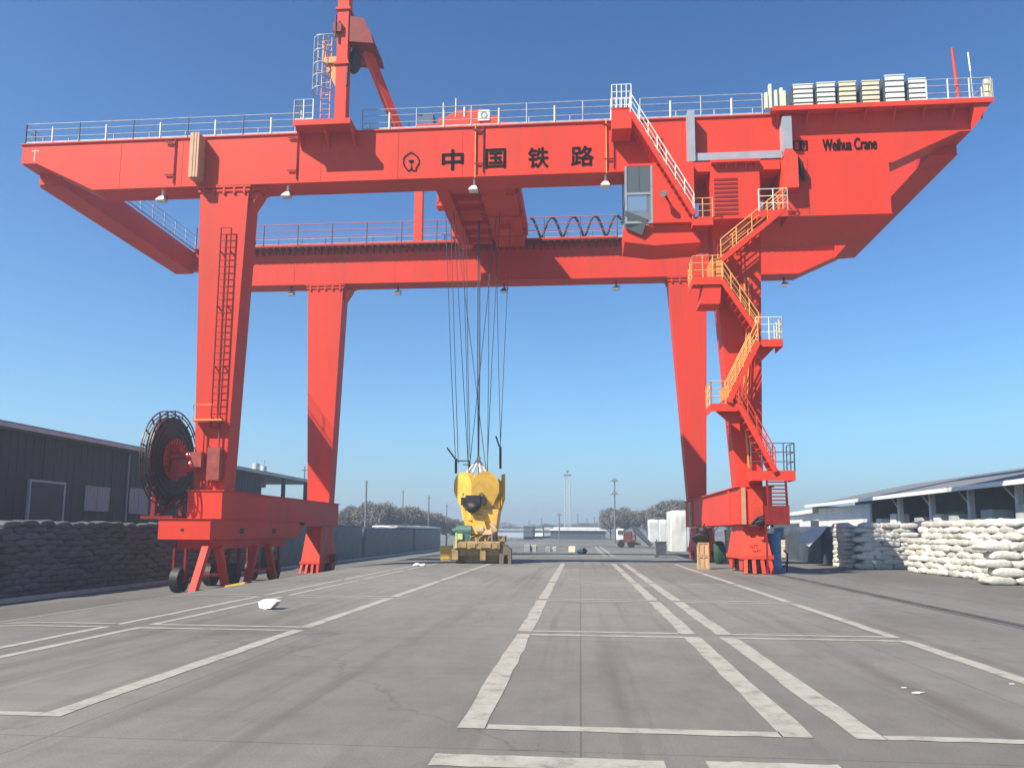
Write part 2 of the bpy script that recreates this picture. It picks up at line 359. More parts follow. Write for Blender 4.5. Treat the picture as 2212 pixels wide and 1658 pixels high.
# legs
def leg(top, bot, y0, y1, z1=ZB-.06, z0=3.52):
    b = MB(); xa, xb = top; xc, xd = bot
    b.frus((xc, xd, y0+.06, y1-.06, z0), (xa, xb, y0+.03, y1-.03, z1-.28))
    b.box(xa-.12, xb+.12, y0-.06, y1+.06, z1-.09, z1-.002); b.box(xa-.08, xb+.08, y0-.03, y1+.03, z1-.28, z1-.18)
    for k in range(5):
        x = xa+.2+(xb-xa-.4)*k/4
        b.box(x-.05, x+.05, y0-.05, y0+.03, z1-.4, z1-.09)
    return b
LT, LB, RT, RB_ = (-18.4, -15.95), (-17.9, -16.45), (5.85, 8.3), (6.85, 7.95)
legFL = P('leg', leg(LT, LB, YF0, YF1), 'red'); legRL = P('leg', leg(LT, LB, YR0, YR1), 'red')
legFR = P('leg', leg(RT, RB_, YF0, YF1, z0=3.72), 'red'); legRR = P('leg', leg(RT, RB_, YR0, YR1, z0=3.72), 'red')
for L, (xa, xb), y0 in ((legFL, LT, YF0), (legRL, LT, YR0)):          # haunch on the inner side
    b = MB(); b.prism([(xb-.02, 18.0), (xb+.75, 18.3), (xb+.75, 18.34), (xb-.02, 18.34)][::-1]+[], y0+.1, y0+1.15); b.prism([(xb-.1, 17.1), (xb+.5, 18.05), (xb-.02, 18.05)], y0+.2, y0+1.0); P('haunch', b, 'red', L)
# sills
b = MB(); b.box(-17.95, -16.3, 34.1, 51.3, 2.05, 3.5); b.box(-18.05, -16.2, 34.05, 51.35, 3.5, 3.54); P('sill_beam', b, 'red')
b = MB(); b.box(6.85, 8.25, 34.2, 51.3, 2.1, 3.7); b.box(6.75, 8.35, 34.15, 51.35, 3.7, 3.745)
for y in (36.1, 47.9): b.box(6.80, 6.86, y, y+.5, 2.1, 3.7)
P('sill_beam', b, 'red')
b = MB(); b.box(7.3, 7.85, 34.12, 34.2, 2.15, 3.6); P('inspection_plate', b, 'red2')
b = MB(); b.box(6.70, 6.80, 48.2, 48.75, 2.15, 3.6); P('cover_plate', b, 'brown')
b = MB(); b.box(6.95, 7.12, 34.1, 34.2, 2.1, 3.68); P('cover_plate', b, 'brown')

# bogies
def wheel(x, y, z, r, w, parent, rail=True):
    b = MB(); b.cyl((x-w/2, y, z), r, w, 'x', 28); b.cyl((x-w/2-.03, y, z), r*.45, w+.06, 'x', 16); b.ring((x-w/2, y, z), r*.55, r*.72, .04, 'x', 24); b.ring((x+w/2, y, z), r*.55, r*.72, .04, 'x', 24)
    w_ = P('wheel', b, 'black' if not rail else 'oldsteel', parent); return w_
def rail_bogie(xc, yc, g0, ztop=2.05, name='bogie'):
    b = MB()
    b.frus((xc-.6, xc+.6, yc-1.75, yc+1.75, g0+.78), (xc-.47, xc+.47, yc-1.2, yc+1.2, ztop))
    b.box(xc-.66, xc+.66, yc-1.85, yc+1.85, g0+.62, g0+.778)
    o = P(name, b, 'red2')
    for y in (yc-1.15, yc+1.15):
        for sx in (-1, 1):
            f = MB(); f.prism([(y-.55, g0+.62), (y+.55, g0+.62), (y+.28, g0+.12), (y-.28, g0+.12)], xc+sx*.53-.05, xc+sx*.53+.05, 'x'); P('wheel_fork', f, 'red2', o)
        wheel(xc, y, g0+.36, .35, .28, o); wheel(xc-.3, y, g0+.36, .3, .14, o); wheel(xc+.3, y, g0+.36, .3, .14, o)
    for sx in (-.5, -.17, .18, .5):
        f = MB(); f.bar((xc+sx, yc-1.78, g0+.62), (xc+sx*1.12, yc-2.0, g0+.02), .15, .07); P('rail_sweeper', f, 'red2', o)
    f = MB(); f.cyl((xc+.66, yc+.5, g0+.95), .28, .3, 'x', 20); f.box(xc+.56, xc+.68, yc+.2, yc+.8, g0+.6, g0+1.2); P('travel_motor', f, 'darkred', o)
    return o
bfr = rail_bogie(7.55, 35.9, 0)
b = MB()
for i, (p, q) in enumerate((((7.3, 33.95, 2.1), (7.75, 33.8, 2.45)), ((7.75, 33.8, 2.45), (8.2, 34.0, 2.0)))): b.tube([p, ((Vector(p)+Vector(q))/2)+Vector((0, -.08, .12)), q], .05, 6)
b.sphere((7.65, 33.95, 2.2), .3, .15, .2, 10, 6, .12, 1, 3); P('cable_bundle', b, 'black', bfr)
brr = rail_bogie(7.66, 50.1, 0)
brl = rail_bogie(-17.1, 50.1, -1.0, 2.0)
# front left: the long equaliser beam on A-frames with tyred wheels
b = MB(); b.box(-18.65, -16.25, 33.0, 43.9, 1.3, 2.2); b.box(-18.71, -16.19, 32.94, 43.96, 2.2, 2.225)
b.box(-18.2, -16.5, 33.9, 42.4, .86, 1.298); b.prism([(43.9, 2.2), (45.1, 2.2), (43.9, 1.6)], -17.8, -16.3, 'x')
bfl = P('bogie', b, 'red')
b = MB(); b.box(-17.6, -17.48, 32.975, 33.0, 1.68, 1.78); P('drain_hole', b, 'black', bfl)
for y in (36.0, 40.0): b = MB(); b.box(-16.27, -16.23, y, y+.42, 1.55, 1.8); P('drain_hole', b, 'black', bfl)
def onx(x, y, X):
    d = _f+(x-CX)/F*_r-(y-CY)/F*_u; return CAM+d*(X/d.x)
XA = -16.35
for (t0, b0, t1, b1) in (((446, 1184), (416, 1281), (472, 1187), (487, 1275)), ((553, 1181), (532, 1266), (578, 1186), (592, 1266))):
    ends = []
    for t_, b_ in ((t0, b0), (t1, b1)):
        p, q = onx(t_[0], t_[1], XA), onx(b_[0], b_[1], XA); q.z = gz(XA)
        f = MB(); f.bar((XA, p.y, .95), q, .30, .30); f.box(XA-.24, XA+.24, q.y-.26, q.y+.26, q.z-.02, q.z+.05); P('wheel_frame_leg', f, 'red', bfl); ends.append((p.y*.3+q.y*.7))
    f = MB(); f.bar((XA-.05, ends[0], -.28), (XA-.05, ends[1], -.28), .1, .12); P('tie_bar', f, 'red2', bfl)
    yy = sum(ends)/2; f = MB(); f.bar((XA-1.2, yy, -.3), (XA, yy, -.3), .12, .12); P('axle_beam', f, 'darkred', bfl)
for x, y in ((-17.55, 33.0), (-17.1, 37.3), (-16.75, 41.6), (-18.2, 37.3), (-18.0, 41.6)):
    wheel(x, y, gz(x)+.55, .55, .36, bfl, False)
    for o in (-.26, .26): f = MB(); f.bar((x+o, y, .9), (x+o, y, gz(x)+.5), .09, .2); P('wheel_fork', f, 'darkred', bfl)

# cable reel on the left leg
reel = MB(); RX, RY, RZ, RR = -19.25, 34.8, 5.0, 2.32
for dx in (-.18, .18):
    reel.ring((RX+dx, RY, RZ), RR-.05, RR, .05, 'x', 56); reel.ring((RX+dx, RY, RZ), RR-.22, RR-.18, .04, 'x', 56)
    for k in range(20):
        a = 2*math.pi*k/20+.08; c, s = math.cos(a), math.sin(a)
        reel.bar((RX+dx, RY+1.85*c, RZ+1.85*s), (RX+dx, RY+RR*c, RZ+RR*s), .05, .05)
cr_ = P('cable_reel', reel, mat('dark_red_rim', (.05, .012, .014), .5, .3, 3))
b = MB(); b.cyl((RX-.14, RY, RZ), 2.0, .28, 'x', 56)
for q in (.9, 1.2, 1.5, 1.8): b.ring((RX+.14, RY, RZ), q, q+.1, .05, 'x', 48)
P('wound_cable', b, 'black', cr_)
b = MB(); b.cyl((RX+.15, RY, RZ), .2, .9, 'x', 20); b.cyl((RX+.14, RY, RZ), .95, .05, 'x', 32)
for k in range(22):
    a = 2*math.pi*k/22; c, s = math.cos(a), math.sin(a); b.bar((RX+.2, RY+.22*c, RZ+.22*s), (RX+.3, RY+1.0*c, RZ+1.0*s), .07, .06)
P('reel_hub', b, 'red2', cr_)
b = MB(); b.cbox(RX+.4, RX+1.15, RY-.75, RY-.1, RZ-.62, RZ-.02, .06); b.cyl((RX+.3, RY-.4, RZ+.12), .22, 1.0, 'x', 20); b.cyl((RX+.35, RY-.55, RZ+.45), .2, .45, 'x', 18); b.prism([(RX+.45, RZ-.95), (RX+1.2, RZ-.8), (RX+1.1, RZ-.3), (RX+.5, RZ-.2)], RY-.85, RY-.65); b.cyl((RX+1.0, RY-.4, RZ-.3), .26, .5, 'x', 18); P('reel_gearbox', b, mat('glossy_red', (.42, .03, .025), .25, .2, 2), cr_)
b = MB(); b.box(RX-.1, RX+.1, RY-1.3, RY-1.15, 2.25, 3.6); b.box(RX-.1, RX+.1, RY+1.15, RY+1.3, 2.25, 3.6); b.box(RX-.5, RX+1.0, RY-1.4, RY+1.4, 2.2, 2.35); b.bar((RX+.2, RY-1.2, 2.3), (RX+.25, RY+.2, 3.2), .16, .25); P('reel_stand', b, 'darkred', cr_)
# pipes, boxes on the lower left leg
b = MB()
for x, za, zb in ((-17.5, 3.6, 6.4), (-17.2, 3.6, 5.6), (-16.75, 3.7, 6.7)): b.tube([(x, 34.42, za), (x, 34.42, zb)], .04)
b.box(-17.15, -16.55, 34.15, 34.52, 4.0, 5.5); b.box(-17.9, -17.4, 34.1, 34.5, 4.6, 5.3); P('junction_box', b, mat('grimy_red', (.30, .05, .035), .5, .3, 3))
# ladder up the front left leg
p0, p1 = at(478, 492, 34.36), at(455, 923, 34.36); q0, q1 = at(500, 492, 34.36), at(474, 923, 34.36)
b = MB(); b.tube([p0, p1], .035); b.tube([q0, q1], .035)
for k in range(31):
    t = k/30; b.tube([p0.lerp(p1, t), q0.lerp(q1, t)], .02, 5)
for t in (.12, .4, .7, .95):
    for e in (p0.lerp(p1, t), q0.lerp(q1, t)): b.bar(e, e+Vector((0, .2, 0)), .05, .05)
P('ladder', b, 'darkred')
b = MB(); b.box(-17.95, -16.5, 34.05, 34.5, 6.75, 6.83); b.tube([(-17.9, 34.08, 6.8), (-17.9, 34.08, 7.5), (-17.0, 34.08, 7.5)], .025); P('ladder_platform', b, 'orange')

# railings
def railing(pts, h=1.05, step=1.4, m='railing', post='railpost', r=.02, mids=(.35, .7), alt=None):
    b = MB(); up = Vector((0, 0, 1)); pts = [Vector(p) for p in pts]
    for a, e in zip(pts, pts[1:]):
        n = max(1, round((e-a).length/step)); b.cur = 0
        for k in mids+(1.0,): b.tube([a+up*h*k, e+up*h*k], r if k < 1 else r*1.15, 5)
        b.bar(a+up*.06, e+up*.06, .015, .12)
        for i in range(n+1):
            p = a.lerp(e, i/n); q = alt and i % 2; b.cur = 2 if q else 1
            b.tube([p, p+up*h*(.82 if q else 1.0)], r*2.6 if q else r*1.7, 6)
    return P('railing', b, [m, post, alt or post])
zt = ZT+.06
railing([(-27.7, YF0+.02, zt), (-13.55, YF0+.02, zt)], alt='pale')
railing([(-27.7, YF0+.02, zt), (-27.7, YF1, zt)], step=.6)
railing([(-27.7, YF1-.02, zt), (-12.3, YF1-.02, zt)], step=1.9, post='railing')
railing([(-10.4, YF0+.02, zt), (1.55, YF0+.02, zt)], alt='cream', m='railing', post='railing')
railing([(-10.4, YF1-.02, zt), (1.6, YF1-.02, zt)], step=1.9, post='railing')
railing([(2.9, YF0+.02, zt), (8.5, YF0+.02, zt)], alt='pale', post='railing')
railing([(2.9, YF1-.02, zt), (17.4, YF1-.02, zt)], step=1.9, post='railing')
railing([(-26.5, 36, zt), (-26.5, 49.5, zt)], post='railing'); railing([(17.4, 36, zt), (17.4, 49.5, zt)], post='railing')
# rear walkway with brackets and railings
b = MB(); b.box(-26.4, 16.3, YR0-.62, YR0-.08, ZT-.03, ZT+.05)
for i in range(93):
    x = -26.2+i*.455
    b.prism([(YR0-.6, ZT-.03), (YR0-.6, ZT-.12), (YR0-.004, ZT-.42), (YR0-.004, ZT-.03)], x, x+.09, 'x')
wk = P('walkway', b, 'darkred')
railing([(-26.2, YR0-.58, ZT+.05), (2.5, YR0-.58, ZT+.05)], h=1.5, step=2.3, m='red2', post='railpost', mids=(.4, .7), r=.024)
railing([(-26.2, YR1, ZT+.06), (16.2, YR1, ZT+.06)], h=1.2, step=1.7, m='railing', post='railpost')
railing([(2.5, YR0-.58, ZT+.05), (16.2, YR0-.58, ZT+.05)], h=1.1, step=1.7, m='railing', post='railing')
# festoon cable
b = MB(); pts = []
x0, x1 = -3.2, 5.2
for i in range(141):
    t = i/140; x = x0+(x1-x0)*t; pts.append((x, YR0-.35, ZT+.16+1.45*abs(math.cos(t*5.9*math.pi))**1.25))
b.tube(pts, .07, 6); b.tube([(x+.07, y-.1, z+.0) for x, y, z in pts], .03, 6); P('festoon_cable', b, 'black')
# trolley rails
for y in (35.1, 50.2):
    b = MB(); b.box(-26, 8.2 if y < 40 else 16, y-.05, y+.05, zt, zt+.14); P('trolley_rail', b, 'rust')

# flood lamps slung under both girders
def lamp(x, y, z, dark=False):
    b = MB(); b.bar((x, y, z), (x, y, z-.4), .09, .09); b.frus((x-.24, x+.2, y-.26, y+.16, z-.58), (x-.1, x+.1, y-.1, y+.1, z-.36))
    o = P('flood_lamp', b, 'pale' if not dark else 'black')
    c = MB(); c.box(x-.23, x+.19, y-.25, y+.15, z-.62, z-.582); P('lamp_lens', c, 'lampglass', o)
    c = MB(); c.tube([(x+.1, y, z-.3), (x+.28, y-.05, z-.42), (x+.2, y, z-.55)], .025, 5); P('lamp_cable', c, 'black', o)
for d in (353, 622, 1024, 1308): lamp(fx(d, 405, YF0+.2), YF0+.2, ZB-.05)
for d in (630, 860, 1089, 1331, 1694): lamp(fx(d, 630, YR0+.3), YR0+.3, ZB-.05-(0 if d < 700 else .1), True)
for d in (1027, 1310): x = fx(d, 330, YF0-.06); b = MB(); b.tube([(x, YF0-.06, ZT+.1), (x, YF0-.06, ZB-.1)], .035); P('conduit', b, 'orange')
for d in (378, 642, 1044, 1326):
    x = fx(d, 330, YF0-.05); b = MB(); b.tube([(x, YF0-.05, ZT), (x, YF0-.05, ZB+.15)], .03); b.bar((x, YF0-.07, ZB+.6), (x-.45, YF0-.07, ZB+.6), .05, .05); b.bar((x, YF0-.07, ZT-.25), (x-.5, YF0-.1, ZT-.15), .06, .08); P('conduit', b, 'darkred')
# ducts
xa, xb = fx(414, 350, 34.1), fx(433, 350, 34.1)
b = MB(); b.box(xa, xb, 33.85, 34.49, 18.55, 20.8); b.box(xa+.12, xa+.18, 33.83, 33.85, 18.55, 20.8); b.box(xb-.18, xb-.12, 33.83, 33.85, 18.55, 20.8); P('end_stop_box', b, 'brown')
b = MB(); b.box(fx(1485, 320, 34.2), fx(1500, 320, 34.2), 33.95, 34.49, 18.5, 20.95); P('cable_duct', b, 'ductgrey')
b = MB(); b.box(fx(1501, 338, 34.2), fx(1688, 338, 34.2), 34.05, 34.49, fz(1600, 347, 34.2), fz(1600, 331, 34.2)); P('cable_duct', b, 'ductgrey')
b = MB(); b.box(fx(1689, 320, 34.2), fx(1708, 320, 34.2), 33.9, 34.49, fz(1698, 350, 34.2), 20.45); P('cable_duct', b, 'ductgrey')

# mast on the front girder with its platform
px0, px1 = fx(633, 275, 33.4), fx(757, 275, 33.4)
b = MB(); b.box(px0, px1, 33.35, 34.42, 20.82, 20.92); b.box(px0, px1, 33.33, 33.37, 20.66, 20.93)
for x in (px0+.05, (px0+px1)/2, px1-.1): b.prism([(33.4, 20.82), (34.49, 20.82), (34.49, 20.0)], x, x+.06, 'x')
P('mast_platform', b, 'red')
railing([(px0+.03, 34.3, 20.92), (px0+.03, 33.4, 20.92), (px0+.95, 33.4, 20.92)], step=.6, post='pale')
mx = fx(741, 150, 33.7)
b = MB(); b.box(mx-.27, mx+.27, 33.45, 34.0, 20.92, 29.5)
for z in (23.7, 26.5): b.box(mx-.36, mx+.36, 33.38, 34.07, z, z+.12)
mast = P('mast', b, 'red')
b = MB(); b.box(mx-.42, mx-.02, 33.3, 33.5, 25.3, 25.75); b.tube([(mx-.3, 33.3, 25.0), (mx-.3, 33.3, 26.1)], .05); P('winch_bracket', b, 'darkred', mast)
b = MB(); b.prism([(mx+.28, 26.2), (mx+1.0, 26.05), (mx+1.35, 25.3), (mx+1.5, 24.75), (mx+.28, 24.9)], 33.5, 35.6); P('mast_head_plate', b, 'darkred', mast)
b = MB(); b.bar((mx+.75, 34.3, 25.4), (mx+2.55, 35.3, ZT+.05), .42, .36); P('mast_brace', b, 'red', mast)
b = MB(); b.sphere((mx+.5, 34.0, 24.2), .28, .22, .62, 12, 8, .2, 1, 9); b.tube([(mx+.3, 33.5, 24.0), (mx+.3, 33.45, 22.6)], .06); P('hoist_block', b, 'black', mast)
b = MB(); b.box(mx-.9, mx-.28, 33.5, 33.9, 23.85, 24.15); b.prism([(mx-.9, 23.85), (mx-.28, 23.85), (mx-.28, 22.6)], 33.6, 33.75); b.bar((mx-.85, 33.6, 24.1), (mx-.98, 33.6, 25.1), .12, .12); P('mast_bracket', b, 'orange', mast)
# caged ladder beside the mast
lx = fx(703, 200, 33.7); b = MB(); c = MB()
for s in (-.22, .22): b.tube([(lx+s, 33.75, 20.92), (lx+s, 33.75, 25.3)], .03)
for k in range(16): b.tube([(lx-.22, 33.75, 21.1+k*.27), (lx+.22, 33.75, 21.1+k*.27)], .018, 5)
hoops = [22.6, 23.25, 23.85, 24.5, 25.2]
for z in hoops:
    pts = [(lx+.42*math.cos(a)-.22, 33.75-.02+.42*math.sin(a)*-1, z-.10*abs(math.cos(a))) for a in [math.pi*(i/10)*1.9+.15 for i in range(11)]]
    c.tube(pts, .032, 5)
for a in (.6, 1.2, 1.8, 2.5, 3.2, 3.9, 4.8): c.tube([(lx-.22+.42*math.cos(a), 33.73-.42*math.sin(a), 22.5), (lx-.22+.42*math.cos(a), 33.73-.42*math.sin(a), 25.2)], .018, 5)
c.tube([(lx-.4, 33.4, 25.25), (mx-.3, 33.5, 25.3)], .025)
L_ = P('caged_ladder', b, mat('pink_paint', (.62, .30, .33), .5, .2, 3)); P('safety_cage', c, 'railing', L_)
# red post standing on the rear girder
rp = fx(905, 470, 49.3); b = MB(); b.box(rp-.28, rp+.28, 49.0, 49.5, ZT+.05, 25.5); P('rear_post', b, 'red2')
b = MB(); b.box(fx(945, 425, 46), fx(975, 425, 46), 45.6, 46.4, fz(960, 450, 46), fz(960, 442, 46)); b.box(fx(947, 425, 46), fx(950, 425, 46), 45.6, 46.4, fz(960, 445, 46), fz(960, 400, 46)); b.box(fx(968, 425, 46), fx(972, 425, 46), 45.7, 46.2, fz(960, 445, 46), fz(960, 400, 46)); P('hanging_platform', b, 'red2')

# right service platform with brake resistor cabinets
PY = 33.95
sx0, sx1 = fx(1668, 225, PY), fx(2145, 208, PY); pz = 20.84
b = MB(); b.box(sx0, sx1, PY-.02, 34.42, pz, pz+.1); b.box(sx0, sx1, PY-.06, PY-.021, pz-.1, pz+.12)
for i in range(8):
    x = sx0+.3+(sx1-sx0-.6)*i/7; b.prism([(PY, pz), (34.49, pz), (34.49, pz-.6)], x, x+.05, 'x')
b.prism([(sx1-.03, pz), (17.55, pz), (17.55, pz-1.1)], 34.0, 34.4); b.box(17.66, sx1, 34.42, 37.5, pz, pz+.1); P('service_platform', b, 'red')
for i, (d0, d1, y0, y1, m) in enumerate(((1708, 1756, 180, 221, 'pale'), (1759, 1804, 176, 219, 'pale'), (1807, 1849, 174, 218, 'cream'), (1857, 1900, 172, 216, 'cream'), (1907, 1954, 160, 214, 'pale'), (1958, 2000, 167, 213, 'pale'))):
    x0, x1 = fx(d0+6, 200, 34.1), fx(d1, 200, 34.1); z0 = pz+.1; z1 = fz((d0+d1)/2, y0+3, 34.1)
    b = MB(); n = 5; hh = (z1-z0)/n
    b.box(x0+.06, x1-.06, 34.13, 35.1, z0, z1-.02)
    for k in range(n): b.cbox(x0, x1, 34.07, 35.15, z0+k*hh+.035, z0+(k+1)*hh-.035, .02)
    b.box(x0-.02, x1+.02, 34.05, 35.17, z1-.03, z1+.015)
    o = P('resistor_cabinet', b, m)
    c = MB(); c.box(x0-.06, x0-.005, 34.11, 35.13, z0, z1-.03)
    for k in range(1, n): c.box(x0, x1, 34.09, 35.13, z0+k*hh-.03, z0+k*hh+.03)
    P('louvre_and_shadow_slats', c, 'railpost', o)
railing([(fx(2002, 200, PY), PY+.02, pz+.1), (sx1-.05, PY+.02, pz+.1), (sx1-.05, 37, pz+.1)], step=.85, h=1.0, post='pale')
b = MB()
for d, h in ((1655, .75), (1664, 1.15), (1676, .85), (1688, .95), (1694, .8)): x = fx(d, 210, 34.0); b.box(x-.06, x+.06, 33.98, 34.15, pz+.1, pz+.1+h)
P('valve_stand', b, 'cream')
b = MB()
for d in (2131, 2141): x = fx(d, 190, 34.0); b.box(x-.08, x+.06, 33.98, 34.12, pz+.1, pz+1.05)
P('gate_post', b, 'cream')
x = fx(2064, 200, 34.2); b = MB(); b.tube([(x+.12, 34.2, pz+.1), (x-.02, 34.2, pz+2.6)], .09, 8, .055); b.tube([(x-.02, 34.2, pz+2.58), (x-.02, 34.2, pz+2.72)], .05); P('lightning_mast', b, 'red2')
x = fx(2090, 100, 34.5); b = MB(); b.tube([(x+.1, 34.5, pz+.1), (x+.05, 34.5, 22.6)], .012, 5); b.tube([(x+.05, 34.5, 22.6), (x, 34.5, 23.5)], .035, 6); P('antenna', b, 'white')

# house and cab slung below the right half of the girder
HY0, HY1, HZ1 = 33.75, 37.4, ZB-.07
hz0 = fz(1800, 463, HY0)
xa, xb = fx(1692, 420, HY0), fx(1924, 420, HY0)
b = MB(); b.box(xa, xb, HY0, HY1, hz0, HZ1+.12); b.box(xa+.5, xb-.01, HY0+.05, YF0-.002, HZ1+.12, HZ1+.2); b.box(xa-.04, xb+.04, HY0-.04, HY1+.04, hz0-.05, hz0-.002)
b.box(fx(1743, 400, HY0), fx(1745, 400, HY0), HY0-.02, HY0, hz0, HZ1+.1)
eh = P('electrical_house', b, 'red')
b = MB(); b.tube([(xa+.5, HY0-.2, HZ1+.1), (xa+.75, HY0-.28, HZ1-.4), (xa+.8, HY0-.25, HZ1-.9), (xa+.55, HY0-.2, HZ1-1.0)], .1, 8); b.tube([(xa+.4, HY0-.15, HZ1), (xa+.65, HY0-.2, HZ1-.6), (xa+.9, HY0-.15, HZ1-1.1)], .07, 8); P('cable_hose', b, 'black', eh)
b = MB(); b.box(xa-.02, xa+.55, HY0-.5, HY0-.01, HZ1-1.55, HZ1-.05); b.prism([(xa-.05, HZ1-.05), (xa+.6, HZ1-.05), (xa+.35, HZ1+.3), (xa+.05, HZ1+.3)], HY0-.4, HY0-.02); P('switch_box', b, 'red2', eh)
ya, yb = fx(1537, 420, HY0), fx(1642, 420, HY0); lz0 = fz(1590, 470, HY0)
b = MB(); b.box(ya, yb, HY0, HY1, lz0, HZ1+.1); b.box(ya-.04, yb+.04, HY0-.04, HY1, lz0-.05, lz0-.002); b.box(ya, yb, HY0-.25, HY0-.002, HZ1-.15, HZ1-.05)
for k in range(5): x = ya+.2+k*(yb-ya-.4)/4; b.prism([(HY0-.25, HZ1-.15), (HY0-.002, HZ1-.15), (HY0-.002, HZ1-.45)], x, x+.06, 'x')
eh2 = P('electrical_house', b, 'red')
b = MB()
for k in range(9): b.box(ya+.12, ya+1.15, HY0-.02, HY0-.003, lz0+.15+k*.2, lz0+.25+k*.2)
P('louvre_and_shadow_slats', b, 'darkred', eh2)  # dark slats painted in for the stair's shadow on the house front
for d0, e in ((1502, ya-.01), (1644, xa-.045)):
    for z0, z1 in ((HZ1-.35, HZ1+.1), (hz0-.05, hz0+.05)): b = MB(); b.box(fx(d0, 400, HY0), e, HY0+.2, HY1, z0, z1); P('connecting_beam', b, 'red')
# operator cab
CY0, CY1 = 33.6, 35.7
c0, cg, c1 = fx(1350, 430, CY0), fx(1410, 430, CY0), fx(1500, 430, CY0); cz0, cz1 = fz(1430, 481, CY0), HZ1-.02
zm = fz(1380, 418, CY0)
b = MB()
b.box(cg, c1, CY0, CY1, cz0, cz1); b.box(c0, cg-.002, CY0+.02, CY1, cz1-.12, cz1)
b.prism([(c0-.05, cz0), (c0-.02, cz0-.75), (cg+.1, cz0-.95), (c1+.3, cz0-.85), (c1, cz0-.002)][::-1], CY0+.25, CY1-.002)
cab = P('operator_cab', b, 'red')
b = MB(); t = .09
for y in (CY0, CY1-t):
    for x in (c0, cg-t-.003): b.box(x, x+t, y, y+t, cz0, cz1-.121)
    for z in (cz0, zm-.05): b.box(c0+t, cg-t-.003, y, y+t, z, z+.1)
for x in (c0, ): 
    for z in (cz0, zm-.05): b.box(x, x+t, CY0+t, CY1-t, z, z+.1)
P('window_frame', b, 'grey', cab)
b = MB(); b.box(c0+t, cg-t, CY0+.03, CY0+.05, zm+.05, cz1-.12); b.box(c0+.03, c0+.05, CY0+t, CY1-t, zm+.05, cz1-.12); b.box((c0+cg)/2-.02, (c0+cg)/2+.02, CY0+.01, CY0+.06, zm+.05, cz1-.12); P('upper_window', b, 'glassdark', cab)
b = MB(); b.box(c0+t, cg-t, CY0+.03, CY0+.05, cz0+.1, zm-.05); b.box(c0+.03, c0+.05, CY0+t, CY1-t, cz0+.1, zm-.05); P('lower_window', b, 'glass', cab)
p = [at(1350, 455, CY0-.06), at(1399, 473, CY0-.06), at(1387, 508, CY0+.12), at(1350, 492, CY0+.12)]
b = MB(); n_ = Vector((.03, .1, .02)); b.add(p+[q+n_ for q in p], [(3, 2, 1, 0), (4, 5, 6, 7), (0, 1, 5, 4), (1, 2, 6, 5), (2, 3, 7, 6), (3, 0, 4, 7)]); P('chin_window', b, 'glassdark', cab)
b = MB(); b.sphere((cg-.35, CY0+.9, cz0+.45), .28, .25, .5, 14, 10, 0, .7); b.box(cg-.6, cg-.1, CY0+.6, CY0+1.2, cz0+.02, cz0+.15); P('seat', b, 'white', cab)
b = MB(); hx, hz_ = fx(1437, 430, CY0), fz(1437, 431, CY0); b.tube([(hx+.1, CY0, hz_), (hx, CY0-.25, hz_+.03)], .05, 8); b.tube([(hx, CY0-.25, hz_+.03), (hx-.12, CY0-.5, hz_+.06)], .05, 10, .17); P('horn', b, 'black', cab)

# stairs and landings in front of the right leg
def stair(a, c, y0, w=.75, steps=None, rail='yellowrail', m='red'):
    a, c = Vector((a.x, y0, a.z)), Vector((c.x, y0, c.z)); W = Vector((0, w, 0)); b = MB()
    for o in (Vector(), W): b.bar(a+o, c+o, .07, .22)
    n = steps or max(4, int(abs(a.z-c.z)/.26)); sg = 1 if c.x > a.x else -1
    for k in range(n):
        p = a.lerp(c, (k+.5)/n); b.box(p.x-.14, p.x+.14, y0+.04, y0+w-.04, p.z-.02, p.z+.02)
    o = P('staircase', b, m)
    r_ = MB(); up = Vector((0, 0, 1))
    for q in (Vector(), W):
        r_.tube([a+q+up*.95, c+q+up*.95], .028, 6); r_.tube([a+q+up*.64, c+q+up*.64], .02, 5); r_.tube([a+q+up*.34, c+q+up*.34], .02, 5)
        k = max(3, round((a-c).length/.8))
        for i in range(k+1):
            p = a.lerp(c, i/k)+q; r_.tube([p, p+up*.95], .026, 6)
    P('handrail', r_, rail, o); return o
def landing(d0, d1, dy, y0, y1, rails, brace=None, h=1.0, railm='pale', post='pale', th=.28):
    x0, x1 = fx(d0, dy, y0), fx(d1, dy, y0); z = fz((d0+d1)/2, dy, y0); b = MB()
    b.box(x0, x1, y0, y1, z-.06, z); b.box(x0, x1, y0-.02, y0, z-th, z+.04); b.box(x0-.02, x0, y0, y1, z-th, z+.04); b.box(x1, x1+.02, y0, y1, z-th, z+.04)
    if brace == 'l': b.prism([(x0+.05, z-.06), (x1, z-.06), (x1, z-1.1)], y0+.3, y0+.5)
    if brace == 'r': b.prism([(x0, z-.06), (x1-.05, z-.06), (x0, z-1.1)][::-1], y0+.3, y0+.5)
    o = P('landing', b, 'red')
    q = {'f': [(x0, y0, z), (x1, y0, z)], 'l': [(x0, y0, z), (x0, y1, z)], 'r': [(x1, y0, z), (x1, y1, z)], 'b': [(x0, y1, z), (x1, y1, z)]}
    rb = MB(); up = Vector((0, 0, h))
    for s in rails:
        a, e = Vector(q[s][0]), Vector(q[s][1])
        for k in (.35, .68, 1): rb.tube([a+up*k, e+up*k], .021, 5)
        n = max(1, round((e-a).length/.5))
        for i in range(n+1): rb.tube([a.lerp(e, i/n), a.lerp(e, i/n)+up], .027, 6)
    if rails: P('guard_rail', rb, railm, o)
    return o
SY = 33.2
